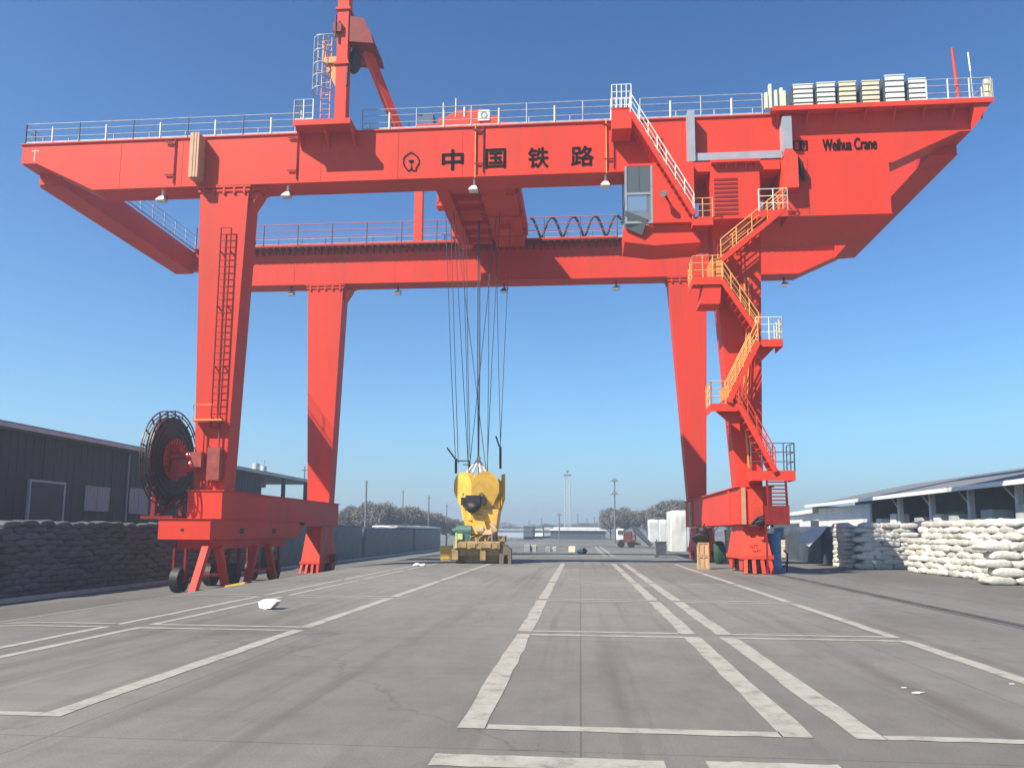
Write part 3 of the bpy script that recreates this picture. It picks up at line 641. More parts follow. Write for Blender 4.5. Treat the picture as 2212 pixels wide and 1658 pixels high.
# top landing
tl0, tl1 = fx(1322, 235, SY), fx(1364, 235, SY); tz = fz(1343, 232, SY)
b = MB(); b.box(tl0, tl1, SY, 34.42, tz-.06, tz); b.box(tl0, tl1, SY+.02, 34.4, tz-1.0, tz-.062); lt = P('landing', b, 'red')
b = MB()
for y in (SY, 34.3):
    for k in range(5): x = tl0+(tl1-tl0)*k/4; b.tube([(x, y, tz), (x, y, tz+1.1)], .026, 5)
    for z in (.4, .75, 1.1): b.tube([(tl0, y, tz+z), (tl1, y, tz+z)], .024, 5)
for z in (.55, 1.1): b.tube([(tl0, SY, tz+z), (tl0, 34.3, tz+z)], .024, 5)
P('guard_rail', b, 'pale', lt)
stair(at(1362, 243, SY), at(1500, 462, SY), SY, .9, rail='pale')
landing(1497, 1540, 470, SY+.1, 34.45, 'f', None, h=.9, railm='yellowrail', th=.35)
landing(1640, 1702, 455, SY, 34.45, 'fr', None, railm='pale')
stair(at(1692, 452, SY), at(1558, 562, SY), SY, .8, rail='yellowrail')
b = MB(); b.box(fx(1538, 590, SY), fx(1562, 590, SY), SY+.1, 34.5, fz(1550, 598, SY), fz(1550, 556, SY)); P('control_cabinet', b, 'orange')
landing(1497, 1562, 600, SY, 34.5, 'fl', 'l', railm='yellowrail', th=.3)
b = MB(); b.frus((fx(1512, 650, SY), fx(1556, 650, SY), SY+.1, 34.4, fz(1530, 655, SY)), (fx(1522, 615, SY), fx(1560, 615, SY), SY+.05, 34.4, fz(1530, 606, SY))); P('landing_bracket', b, 'red')
stair(at(1560, 606, SY), at(1640, 722, SY), SY, .75)
landing(1634, 1690, 734, SY, 34.5, 'fr', 'r', railm='cream', th=.3)
stair(at(1638, 738, SY-.1), at(1574, 868, SY-.1), SY-.1, .75)
landing(1537, 1600, 873, SY, 34.5, 'fl', 'l', railm='yellowrail', th=.3)
b = MB(); b.box(fx(1566, 850, SY), fx(1588, 850, SY), SY+.5, 34.4, fz(1577, 872, SY), fz(1577, 832, SY)); P('control_cabinet', b, 'orange')
b = MB(); b.tube([at(1608, 600, 34.38), at(1612, 720, 34.38), at(1606, 870, 34.38), at(1618, 1010, 34.38)], .05, 6); b.tube([at(1616, 600, 34.38), at(1620, 720, 34.38), at(1614, 870, 34.38), at(1624, 1010, 34.38)], .035, 6); P('cable_run', b, 'orange')
stair(at(1597, 876, SY-.1), at(1676, 1018, SY-.1), SY-.1, .75, rail='red2')
landing(1624, 1717, 1018, SY, 34.4, 'fr', None, h=1.2, railm='railpost', th=.38)
b = MB(); x0, x1 = fx(1659, 1080, SY), fx(1700, 1080, SY); zt_ = fz(1680, 1036, SY)
ze = fz(1680, 1132, SY); zm_ = fz(1680, 1092, SY)
for x in (x0, x1):
    b.bar((x, SY+.1, zt_), (x, SY-.1, ze), .06, .16)
for k in range(7):
    t = (k+.5)/7; z = zt_+(zm_-zt_)*t; y = SY+.1-.2*t; b.box(x0, x1, y-.09, y+.09, z-.025, z+.025)
b.box(x0-.04, x1+.04, SY-.2, SY+.5, ze, zm_); b.bar((x0+.1, SY+.4, ze), (x0-.1, SY+1.2, 1.9), .08, .08); b.box(x0-.04, x0+.03, SY+.4, SY+.47, 0, ze)
P('staircase', b, 'darkred')

# lettering and marks
def text_mesh(txt, size, bold):
    c = bpy.data.curves.new('t', 'FONT'); c.body = txt; c.size = size; c.offset = bold; c.extrude = .006; c.align_x = 'LEFT'
    o = bpy.data.objects.new('t', c); col.objects.link(o)
    me = bpy.data.meshes.new_from_object(o.evaluated_get(bpy.context.evaluated_depsgraph_get())); bpy.data.objects.remove(o)
    v = [x.co.copy() for x in me.vertices]; f = [tuple(p.vertices) for p in me.polygons]; return v, f
def lettering(txt, d0, d1, dyb, dyt, Y, parent, bold=.02, name='lettering', m='lettering'):
    v, f = text_mesh(txt, 1.0, max(bold, 0))
    a0, a1 = min(p.x for p in v), max(p.x for p in v); b0, b1 = min(p.y for p in v), max(p.y for p in v)
    x0, x1 = fx(d0, dyb, Y), fx(d1, dyb, Y); z0, z1 = fz((d0+d1)/2, dyb, Y), fz((d0+d1)/2, dyt, Y)
    b = MB()
    for i, (ox, oz) in enumerate([(0, 0)]+([(-bold, 0), (bold, 0), (0, bold), (0, -bold)] if bold < 0 else [])):
        b.add([(ox+x0+(p.x-a0)/(a1-a0)*(x1-x0), Y-.004-p.z-.002*i, oz+z0+(p.y-b0)/(b1-b0)*(z1-z0)) for p in v], f)
    return P(name, b, m, parent)
TY = YF0-.008
lettering('中', 955, 1000, 367, 324, TY, gf, -.028); lettering('国', 1049, 1092, 363, 322, TY, gf, -.022)
lettering('铁', 1141, 1184, 362, 319, TY, gf, -.02); lettering('路', 1234, 1282, 358, 316, TY, gf, -.02)
lettering('Weihua Crane', 1778, 1894, 324, 299, TY, gf, -.02)
def emblem_pt(u, w): return at(868+u*37/1000, 328+w*42/1060, TY)   # drawn on a 1000 x 1060 grid
out = [(540, 40), (330, 160), (180, 280), (100, 430), (95, 620), (170, 790), (270, 920), (370, 1030), (450, 1030), (530, 960), (555, 840), (560, 700)]
outr = [(540, 40), (760, 150), (920, 290), (1010, 450), (1000, 640), (920, 780), (830, 890), (815, 1020), (650, 1035), (590, 960), (570, 840)]
b = MB()
for pl in (out, outr):
    pts = [emblem_pt(*q) for q in pl]
    for a, c in zip(pts, pts[1:]):
        d = (c-a).normalized(); b.bar(a-d*.02+Vector((0, -.006, 0)), c+d*.02+Vector((0, -.006, 0)), .012, .062)
q = [emblem_pt(*p_) for p_ in ((375, 450), (710, 450), (650, 620), (460, 620))]
b.add([p_+Vector((0, -.012, 0)) for p_ in q]+[p_+Vector((0, .004, 0)) for p_ in q], [(3, 2, 1, 0), (0, 1, 5, 4), (1, 2, 6, 5), (2, 3, 7, 6), (3, 0, 4, 7)])
P('emblem', b, 'lettering', gf)
b = MB(); x0, x1, z0, z1 = fx(1714, 322, TY), fx(1745, 322, TY), fz(1730, 326, TY), fz(1730, 304, TY)
for bx in ((x0, x1, z0, z0+.05), (x0, x1, z1-.05, z1), (x0, x0+.06, z0+.05, z1-.05), (x1-.09, x1, z0+.05, z1-.05), ((x0+x1)/2-.06, (x0+x1)/2+.06, z0+.05, z1-.05)): b.box(bx[0], bx[1], TY-.01, TY, bx[2], bx[3])
b.prism([((x0+x1)/2+.07, z1-.1), (x1-.1, z1-.1), (x1-.15, z0+.12)], TY-.01, TY); P('emblem', b, 'lettering', gf)
b = MB(); xw = fx(75, 335, TY)
b.box(xw-.02, xw+.02, TY-.006, TY, 19.98, 20.6); b.box(xw-.16, xw-.08, TY-.006, TY, 20.5, 20.55); b.box(xw+.08, xw+.2, TY-.006, TY, 20.5, 20.55); P('height_mark', b, 'pale', gf)
lettering('1x7T', 1620, 1638, 1184, 1176, 34.1, bfr, .01)

# ------------------------------------------------------------------ trolley and hoist
tl = thing('hoist_trolley', 'dark red hoist trolley slung between the two girders of the crane', 'trolley', (-5.3, 42.5, 20.9))
def T(name, mb, m, parent=None): return build(name, mb, m, parent or tl)
b = MB()
b.box(-7.7, -7.0, 34.9, 47.8, 20.05, 21.3); b.box(-5.3, -3.45, 34.9, 47.8, 19.98, 21.3); b.box(-7.7, -7.0, 47.802, 50.4, 20.98, 21.3); b.box(-5.3, -3.45, 47.802, 50.4, 20.98, 21.3); b.box(-3.448, -3.2, 36, 47, 20.4, 21.0)
for y in (36.3, 39.5, 44.6): b.box(-6.998, -5.302, y, y+.55, 20.15, 21.1)
for ya, yb in ((35.0, 36.28), (36.87, 39.48), (40.07, 44.58), (45.17, 47.8)): b.box(-6.99, -5.31, ya, yb, 20.5, 20.6)
for y in (35.4, 37.5, 38.6, 41, 42.4, 46, 47.2): b.box(-6.8, -5.5, y, y+.4, 20.12, 20.498)
for y in (37, 40, 43, 46): b.box(-5.32, -3.43, y, y+.1, 19.92, 19.978); b.box(-3.44, -3.25, y, y+.1, 20.05, 20.39)
b.cyl((-6.6, 38.9, 20.2), .3, 1.0, 'x', 18); b.cyl((-6.6, 43.0, 20.15), .34, 1.0, 'x', 18); b.box(-4.9, -3.9, 38.2, 39.6, 19.6, 19.977); b.box(-4.7, -4.0, 44.2, 45.2, 19.7, 19.977)
T('trolley_frame', b, 'red')
b = MB(); b.cyl((-6.9, 41.2, 21.75), .45, 1.5, 'x', 24); b.cyl((-6.9, 43.4, 21.75), .45, 1.5, 'x', 24); b.box(-7.4, -6.7, 40.6, 44.2, 21.3, 22.2); T('hoist_drum', b, 'oldsteel')
b = MB(); b.box(-7.2, -4.0, 44.7, 48.6, 21.31, 22.9); b.prism([(-7.3, 22.9), (-3.9, 22.9), (-5.6, 23.2)], 44.6, 48.7); T('machine_house', b, 'red')
xa, xb = fx(950, 260, 35.4), fx(1118, 260, 35.4)
b = MB(); b.box(xa, xb-.9, 35.0, 36.6, 21.1, fz(1000, 262, 35.4)); b.prism([(xa+.2, fz(1000, 262, 35.4)), (xa+2.5, fz(1000, 262, 35.4)), (xa+2.2, fz(1000, 245, 35.4)), (xa+.9, fz(1000, 245, 35.4))], 35.1, 36.5); b.box(xb-.9, xb, 35.2, 36.4, 21.1, fz(1100, 268, 35.4)); b.box(fx(900, 270, 35.4), xa, 35.2, 36.2, 21.1, fz(925, 272, 35.4)); T('end_truck', b, 'red2')
b = MB(); b.box(fx(904, 260, 35.6), fx(938, 260, 35.6), 35.3, 36.0, fz(920, 272, 35.4)+.01, fz(920, 247, 35.4)); T('control_cabinet', b, 'bluebox')
x0, x1, z0, z1 = fx(1034, 255, 35.2), fx(1060, 255, 35.2), fz(1047, 266, 35.2), fz(1047, 243, 35.2)
b = MB(); b.cbox(x0, x1, 34.95, 35.5, z0, z1); ac = T('air_conditioner', b, 'white')
b = MB(); b.ring(((x0+x1)/2, 34.95, (z0+z1)/2), .1, .18, .03, 'y', 20); T('fan_grille', b, 'grey', ac)
b = MB()
for d, y in ((957, 222), (984, 213), (1003, 232)): x = fx(d, 240, 35); b.tube([(x, 35.1, 21.2), (x, 35.1, fz(d, y, 35.1))], .035 if d < 1000 else .06, 6)
T('vent_pole', b, 'cream')
xa, xb = fx(978, 500, 47.6), fx(1026, 500, 47.6)
b = MB(); b.box(xa, xb, 47.2, 48.2, fz(1000, 515, 47.6), fz(1000, 498, 47.6)); b.prism([(xa, fz(1000, 515, 47.6)), (xb, fz(1000, 515, 47.6)), (xb-.2, fz(1000, 532, 47.6)), (xa+.5, fz(1000, 532, 47.6))], 47.3, 48.1); b.box(xa+.35, xa+.55, 47.4, 47.6, fz(1000, 498, 47.6), fz(1000, 458, 47.6)); b.sphere((xa+.3, 47.5, fz(1000, 488, 47.6)), .35, .25, .3, 10, 6, .15, 1, 2); T('maintenance_platform', b, 'red2')
# wire ropes
YS = 43.0
ropes = [((966, 540), (984, 992), 42.2), ((976, 540), (990, 1000), 43.0), ((985, 540), (1012, 1017), 42.4), ((1001, 540), (1012, 1015), 44), ((1008, 540), (1016, 1016), 43.4), ((1033, 420), (1033, 990), 43), ((1036, 430), (1034, 990), 43.3), ((1056, 540), (1053, 1017), 43.6), ((1076, 540), (1052, 1020), 42.4), ((1072, 540), (1082, 990), 44.4), ((1100, 540), (1080, 985), 43.8), ((992, 540), (1050, 1015), 44.2), ((1064, 540), (1014, 1010), 43.1)]
for i, (a, c, y) in enumerate(ropes):
    a_ = at(a[0], a[1], y); c_ = at(c[0], c[1], y)
    a_ = c_+(a_-c_)*((20.2-c_.z)/(a_.z-c_.z))
    b = MB(); mid = a_.lerp(c_, .6)+Vector((R.uniform(-.05, .05), 0, 0)); b.tube([a_, mid, c_], .021 if i not in (5, 6) else .034, 6); T('hoist_rope', b, 'cablegrey')

# ------------------------------------------------------------------ hook block standing on the yard
hb = thing('hook_block', 'yellow rotating hook block with twin sheave cases parked on the yard under the crane', 'lifting gear', (fx(1035, 1205, YS), YS, 0))
def H(name, mb, m, parent=None): return build(name, mb, m, parent or hb)
def slab(c, u, poly, th, mb):          # poly in (u,z), u horizontal unit dir, thickness th backwards
    c = Vector(c); u = Vector(u).normalized(); nrm = Vector((-u.y, u.x, 0))
    if nrm.y < 0: nrm = -nrm
    n = len(poly); vs = [c+u*a+Vector((0, 0, z)) for a, z in poly]+[c+u*a+Vector((0, 0, z))+nrm*th for a, z in poly]
    mb.add(vs, [tuple(range(n)), tuple(range(2*n-1, n-1, -1))]+[(i, i+n, (i+1) % n+n, (i+1) % n) for i in range(n)])
def lobe(w, ztop, zc, zb, wb, u0=0.0):
    r = w/2; pts = [(u0+w/2+r*math.cos(a), zc+(ztop-zc)*math.sin(a)) for a in [math.pi*(1-k/16) for k in range(17)]]
    return pts+[(u0+w, zc-.35), (u0+wb+.12, zb+.55), (u0+wb, zb), (u0+.0, zb)]
corner = at(1018, 1060, YS-.9); C0 = (corner.x, corner.y, 0)
b = MB(); slab(C0, (-1, .55, 0), lobe(1.22, 5.0, 4.3, 2.35, .55), .5, b)
h1 = H('sheave_case', b, 'yellow')
b = MB(); slab(C0, (1, .28, 0), lobe(1.55, 5.05, 4.25, 2.35, .95), .5, b)
h2 = H('sheave_case', b, 'yellow')
c2 = at(1074, 1060, YS+1.0); b = MB(); slab((c2.x-.25, c2.y, 0), (.75, .5, 0), lobe(.62, 4.75, 4.3, 2.95, .6), .5, b); slab((c2.x-.15, c2.y+.4, 0), (.6, -.6, 0), [(0, 3.0), (.5, 3.1), (.75, 3.6), (.75, 5.0), (.55, 5.0), (.45, 3.7), (0, 3.5)], .12, b); H('sheave_case', b, 'yellow')
for (dx, dy) in ((1004, 1068), (1040, 1068)):
    p = at(dx, dy, YS-.85 if dx > 1010 else YS-.55); b = MB(); b.cyl((p.x, p.y-.1, p.z), .12, .3, 'y', 14); H('axle_cap', b, 'oldsteel')
p = at(1021, 1082, YS-1.0)
b = MB(); b.box(p.x-.38, p.x+.42, p.y-.15, p.y+.3, p.z-.35, p.z+.32); b.sphere((p.x+.05, p.y-.2, p.z-.35), .36, .25, .3, 12, 8, .1, 1, 5); H('swivel_opening', b, 'black')
b = MB()
for q in (at(1001, 1082, YS-.75), at(1046, 1082, YS-.86)): b.box(q.x-.1, q.x+.1, q.y-.25, q.y+.1, q.z-.22, q.z+.2)
H('inspection_slot', b, 'black')
bx = hb.location.x
b = MB(); b.frus((bx-.65, bx+.95, YS-.75, YS+.7, 1.55), (bx-.85, bx+1.15, YS-.8, YS+.8, 2.95)); b.frus((bx-.35, bx+.6, YS-1.0, YS-.72, 1.6), (bx-.2, bx+.3, YS-1.0, YS-.72, 2.6)); H('column', b, 'yellow')
b = MB(); b.bar((bx+.75, YS-.95, 2.2), (bx+1.0, YS-.9, 1.75), .3, .2); b.box(bx-.05, bx+.35, YS-1.1, YS-.76, 1.75, 2.0); b.prism([(bx+.3, 1.55), (bx+.85, 1.6), (bx+.8, 1.85), (bx+.45, 1.8)], YS-1.15, YS-.85); H('limit_bracket', b, mat('worn_cream', (.62, .47, .33), .6, .2, 4))
b = MB(); b.cyl((bx-1.15, YS-.9, 1.75), .32, .85, 'x', 20); b.box(bx-1.0, bx-.3, YS-1.2, YS-.5, 1.2, 1.6); b.cyl((bx-1.35, YS-.9, 1.75), .18, .2, 'x', 16); H('slewing_motor', b, 'green')
b = MB(); b.cbox(bx-1.25, bx+1.3, YS-1.25, YS+1.25, .8, 1.2, .04); b.cur = 1; b.box(bx-1.3, bx+1.75, YS-1.0, YS+1.0, .42, .798); b.box(bx-1.2, bx+1.2, YS-.6, YS+.6, .1, .418); b.box(bx-1.35, bx-1.0, YS-1.2, YS-1.002, .2, .78); b.box(bx+.2, bx+.5, YS-1.2, YS-1.002, .2, .78); b.cur = 0
for x, w in ((-1.05, .5), (-.35, .3), (.25, .55), (.95, .2)): b.box(bx+x, bx+x+w, YS-1.3, YS-1.252, .86, 1.12)
for k in range(7): b.cyl((bx-1.1+k*.37, YS-1.29, .98+.08*(k % 2)), .05, .06, 'y', 8)
b.box(bx-.9, bx+.1, YS-1.1, YS-.4, 1.2, 1.42); b.cyl((bx-.2, YS, 1.2), .85, .35, 'z', 28); b.cyl((bx+.55, YS-.75, 1.2), .18, .4, 'z', 14); b.cyl((bx+.95, YS-.6, 1.2), .14, .5, 'z', 14); b.box(bx+1.1, bx+1.5, YS-.8, YS+.2, 1.2, 1.5)
for k in range(4): b.tube([(bx-.9+k*.5, YS-1.15, 1.22), (bx-.8+k*.5, YS-1.25, 1.45), (bx-.6+k*.5, YS-1.0, 1.5)], .035, 6)
H('base_frame', b, ['oldyellow', 'oldyellow'])
b = MB(); b.prism([(bx+1.25, .0), (bx+1.45, 0), (bx+1.5, .5), (bx+1.72, .5), (bx+1.72, 0), (bx+1.88, 0), (bx+1.88, .7), (bx+1.6, 1.05), (bx+1.2, 1.05)][::-1], YS-1.1, YS-.5); H('support_foot', b, 'oldsteel')
for xa, xb, ya, yb in ((-1.15, -.98, -.9, -.4), (-1.1, -.9, .5, 1.0), (1.3, 1.5, .5, 1.0)):
    b = MB(); b.box(bx+xa, bx+xb, YS+ya, YS+yb, 0, .45); H('support_foot', b, 'oldsteel')
b = MB(); b.box(bx-1.15, bx-1.05, YS-1.32, YS-1.2, .85, 1.65); b.box(bx-1.15, bx-.75, YS-1.3, YS-1.22, 1.3, 1.62); H('warning_plate', b, mat('lime_paint', (.52, .58, .2), .5, .2, 3))
top = at(1034, 990, YS); b = MB()
for e in ((-.62, -.4), (-.25, -.6), (.2, -.5), (.5, -.2), (0, .4)): b.tube([top, Vector((top.x+e[0], YS+e[1], 4.95))], .05, 6, .075)
b.sphere(top, .12, .12, .16, 10, 6); H('cable_sling', b, mat('webbing', (.62, .55, .5), .7, .2, 5))
for dx, y0, y1 in ((985, 990, 1022), (1081, 965, 1012)):
    a, c = at(dx, y0, YS), at(dx, y1, YS); b = MB(); b.bar(a, c, .13, .08); b.tube([a+Vector((-.05, -.05, 0)), a+Vector((-.5 if dx < 1000 else -.25, -.1, .6))], .05); H('rope_socket', b, 'black')
a = at(987, 995, YS); b = MB(); b.tube([a, at(1014, 995, YS), at(1014, 1020, YS)], .04); b.tube([at(1000, 1003, YS), at(1014, 1003, YS)], .03); H('guard_frame', b, 'black')
# loose yellow ballast box and timber chocks beside it
p = onz(962, 1210); b = MB(); b.frus((p.x-.28, p.x+.3, p.y, p.y+.6, 0.02), (p.x-.35, p.x+.38, p.y-.05, p.y+.65, .85)); b.box(p.x-.2, p.x+.25, p.y-.03, p.y-.0, .1, .35); solo('ballast_box', b, 'yellow', (p.x, p.y, 0), 'dented yellow steel box on the ground left of the hook block', 'box')
for i, (dx, w, h, lab) in enumerate(((1026, .85, .34, 'pale squat wooden chock under the left side of the hook block'), (1057, .8, .36, 'pale wooden chock under the right side of the hook block'), (1003, .75, .36, 'longer timber chock at the front left foot of the hook block'))):
    p = onz(dx, 1206); b = MB(); b.prism([(p.x-w/2, .01), (p.x+w/2, .01), (p.x+w/2-.08*(i == 1), h), (p.x-w/2, h)], p.y, p.y+.4); solo('timber_chock', b, mat('pale_timber%d' % i, (.6, .44, .3), .8, .2, 5), (p.x, p.y, 0), lab, 'wooden block')

# ------------------------------------------------------------------ left warehouse
wh = thing('warehouse', 'long dark warehouse with a low pitched roof on the left', 'warehouse', (-32, 30, -1))
def Wp(name, mb, m, parent=None): return build(name, mb, m, parent or wh)
EX, EZ, WX = -27.3, 6.83, -28.0
b = MB(); b.box(WX-.25, WX, -30, 66, -1, 6.55); b.box(WX-.25, WX+.02, -30, 66, -1, .6)
for y in range(-28, 66, 6): b.box(WX, WX+.06, y, y+.18, .6, 6.4)
for k in range(110): b.box(WX, WX+.025, 5.3+k*.55, 5.42+k*.55, .6, 6.38)
b.box(-44, WX-.26, 65.8, 66, -1, 6.4); Wp('wall', b, 'darkwall')
b = MB(); b.prism([(EX, EZ-.05), (EX, EZ+.02), (-36, EZ+.9), (-46, EZ+.1), (-46, EZ)], -30, 83); rf = Wp('roof', b, 'roofgrey')
b = MB(); b.box(EX-.05, EX+.06, -30, 83, EZ-.26, EZ-.055); Wp('fascia', b, 'rooflight', rf)
for y in (70, 76, 82.5): b = MB(); b.box(EX-.5, EX-.2, y, y+.3, -1, EZ-.06); Wp('canopy_post', b, 'darkwall')
a, c = onx(63, 1039, WX), onx(130, 1114, WX)
b = MB(); b.box(WX+.005, WX+.09, a.y, c.y, -.9, a.z); dr = Wp('door', b, mat('dark_door', (.028, .034, .045), .6, .2, 1))
b = MB(); b.box(WX+.005, WX+.14, a.y-.1, a.y, -.9, a.z+.1); b.box(WX+.005, WX+.14, c.y, c.y+.1, -.9, a.z+.1); b.box(WX+.005, WX+.14, a.y, c.y, a.z, a.z+.1); Wp('door_frame', b, 'rooflight', dr)
for d0, d1, y0, y1 in ((184, 231, 1051, 1101), (280, 315, 1056, 1107)):
    a, c = onx(d0, y0, WX), onx(d1, y1, WX)
    b = MB(); b.box(WX+.005, WX+.05, a.y, c.y, c.z, a.z); w_ = Wp('window', b, 'curtain')
    b = MB(); b.box(WX+.05, WX+.08, a.y-.08, a.y, c.z-.08, a.z+.08); b.box(WX+.05, WX+.08, c.y, c.y+.08, c.z-.08, a.z+.08); b.box(WX+.05, WX+.08, a.y, c.y, a.z, a.z+.08); b.box(WX+.05, WX+.08, (a.y+c.y)/2-.04, (a.y+c.y)/2+.04, c.z, a.z); b.box(WX+.05, WX+.1, a.y, c.y, c.z-.1, c.z); Wp('window_frame', b, 'grey', w_)
for y in (33.5, 45.5, 57.5):
    b = MB(); b.tube([(WX+.2, y, 6.4), (WX+.14, y, 6.1), (WX+.14, y, -.9)], .06, 8); Wp('downpipe', b, 'grey')
# roof tank beyond
p = at(560, 1013, 75); b = MB(); b.cyl((p.x-.35, 75, 6.0), .35, p.z+.55-6.0, 'z', 14); b.cyl((p.x+.45, 75, 6.0), .3, p.z+.3-6, 'z', 14); b.tube([(p.x-.35, 75, p.z+.5), (p.x-.3, 75, p.z+1.0)], .05); b.tube([(p.x+.4, 75, p.z+.25), (p.x+.5, 75, p.z+.9)], .05); Wp('roof_vent', b, 'rooflight')

# ------------------------------------------------------------------ sacks
def sack_mesh(name, m, L, W, Hh, seed):
    b = MB(); nu, nv = 28, 10; sg = lambda x, e: math.copysign(abs(x)**e, x); vs = []; fs = []
    for j in range(nv+1):
        ph = -math.pi/2+math.pi*j/nv
        for i in range(nu):
            th = 2*math.pi*i/nu; c = abs(math.cos(ph))**.45
            x = L/2*c*sg(math.cos(th), .34); y = W/2*c*sg(math.sin(th), .34); z = Hh/2*sg(math.sin(ph), .6)
            q = Vector((x, y, z)); pin = (abs(x)/(L/2))**3
            z *= 1-.5*pin; z -= .035*(abs(x)/(L/2))**2*(1 if z < 0 else .4); nzv = noise.noise_vector(Vector((x*3.2+seed*9, y*3.2, z*4)))+.55*noise.noise_vector(Vector((x*8+seed*5, y*9, z*9)))
            vs.append((x+nzv.x*.04, y+nzv.y*.04, z+nzv.z*.05+.02*math.sin(x*9+seed)*pin))
    for j in range(nv):
        for i in range(nu): fs.append((j*nu+i, j*nu+(i+1) % nu, (j+1)*nu+(i+1) % nu, (j+1)*nu+i))
    b.add(vs, fs, True); return b.mesh(name, m)
SW = [sack_mesh('white_sack', 'sack', 1.0, .66, .30, s) for s in range(5)]
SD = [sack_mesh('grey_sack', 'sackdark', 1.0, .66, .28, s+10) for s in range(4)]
ORD = ['bottom', 'second', 'third', 'fourth', 'fifth', 'sixth', 'seventh', 'eighth', 'ninth', 'tenth', 'eleventh', 'topmost']
def sack(meshes, name, x, y, z, rz, label, group, sc=1.0):
    o = bpy.data.objects.new(name, R.choice(meshes)); col.objects.link(o)
    o.location = (x, y, z); o.rotation_euler = (R.uniform(-.05, .05), R.uniform(-.05, .05), rz+R.uniform(-.09, .09)+(math.pi if R.random() < .5 else 0))
    o.scale = (sc*R.uniform(.95, 1.05), sc*R.uniform(.95, 1.05), sc*R.uniform(.95, 1.12)); return tag(o, label, 'sack', group)
# right front stack: left side runs back along the shed
rows = 9
for k in range(rows):
    z = .14+k*.252
    for j in range(9):
        y = 29.6+j*.93+(.4 if k % 2 else 0)
        x = 15.42+.04*k+R.uniform(-.05, .05)-(.12*(j-4)/4)
        if j >= 8 and k > 5: continue
        sack(SW, 'white_sack', x, y, z, math.pi/2 if (k+j) % 3 else math.pi/2+.1, 'plump white sack, %s layer of the long stack by the right shed' % ORD[k], 'white sacks of the long stack by the right shed')
    for j in range(4):
        x = 16.5+j*.88-(.4 if k % 2 else 0)
        sack(SW, 'white_sack', x, 29.45+R.uniform(-.05, .05), z, 0, 'dusty white sack, %s layer at the near end of the long stack' % ORD[k], 'white sacks at the near end of the long stack')
for k in range(5):
    for j in range(5):
        sack(SW, 'white_sack', 14.35+j*1.0+(.35 if k % 2 else 0), 28.45+R.uniform(-.06, .06)+.05*k, .15+k*.29, R.uniform(-.12, .12), 'big slumped white sack, %s layer of the low heap before the long stack' % ORD[k], 'white sacks of the low heap', 1.08)
# core of the stack so that no daylight shows through
b = MB(); b.box(16.1, 21, 30.0, 37.3, 0, 1.95); solo('tarpaulin_stack', b, 'sack', (18, 33, 0), 'pale packed core of goods behind the long wall of white sacks', 'stacked goods')
# middle stack
for k in range(10):
    z = .13+k*.222
    for j in range(3):
        sack(SW, 'white_sack', 14.05+j*.9+(.4 if k % 2 else 0), 40.3+R.uniform(-.05, .05), z, 0, 'flat white sack, %s layer of the square stack behind the crane leg' % ORD[k], 'white sacks of the square stack', .95)
    for j in range(2):
        sack(SW, 'white_sack', 13.55+R.uniform(-.05, .05), 41.2+j*.9, z, math.pi/2, 'white sack lying endwise in the %s layer of the square stack' % ORD[k], 'endwise sacks of the square stack', .95)
# left stacks in the shade of the warehouse
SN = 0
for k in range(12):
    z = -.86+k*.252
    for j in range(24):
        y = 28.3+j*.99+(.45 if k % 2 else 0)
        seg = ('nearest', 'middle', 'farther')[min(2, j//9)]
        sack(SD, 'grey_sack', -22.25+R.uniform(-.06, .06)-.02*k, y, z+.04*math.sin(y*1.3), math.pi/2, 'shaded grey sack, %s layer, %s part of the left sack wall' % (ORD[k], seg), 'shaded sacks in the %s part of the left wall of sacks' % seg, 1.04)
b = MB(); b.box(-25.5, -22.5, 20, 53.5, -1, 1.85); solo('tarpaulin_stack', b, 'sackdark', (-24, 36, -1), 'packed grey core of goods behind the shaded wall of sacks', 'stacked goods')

def wavy_stack(x0, x1, y0, y1, z0, z1, seed, n=18, slump=.12):
    b = MB(); nzs = 7; prof = []
    pts = []; per = []
    for i in range(n): per.append((x0+(x1-x0)*i/n, y0))
    for i in range(n): per.append((x1, y0+(y1-y0)*i/n))
    for i in range(n): per.append((x1-(x1-x0)*i/n, y1))
    for i in range(n): per.append((x0, y1-(y1-y0)*i/n))
    m = len(per); cx, cy = (x0+x1)/2, (y0+y1)/2; vs = []
    for k in range(nzs+1):
        t = k/nzs
        for (x, y) in per:
            q = noise.noise(Vector((x*.8+seed, y*.8, t*3)))*slump+noise.noise(Vector((x*3+seed, y*3, t*2)))*slump*.4
            d = Vector((x-cx, y-cy)).normalized(); zz = z0+(z1-z0)*t+(noise.noise(Vector((x*1.1, y*1.1, seed)))*slump if k else 0)
            sh = .12*(1 if k == nzs else 0); vs.append((x+d.x*(q-sh), y+d.y*(q-sh), zz))
    for (x, y) in per: vs.append((cx+(x-cx)*.5, cy+(y-cy)*.5, z1+slump*(.6+noise.noise(Vector((x, y, seed))))))
    vs.append((cx, cy, z1+slump))
    fs = [(k*m+i, k*m+(i+1) % m, (k+1)*m+(i+1) % m, (k+1)*m+i) for k in range(nzs+1) for i in range(m)]
    fs += [((nzs+1)*m+i, (nzs+1)*m+(i+1) % m, (nzs+2)*m) for i in range(m)]
    b.add(vs, fs, True); return b
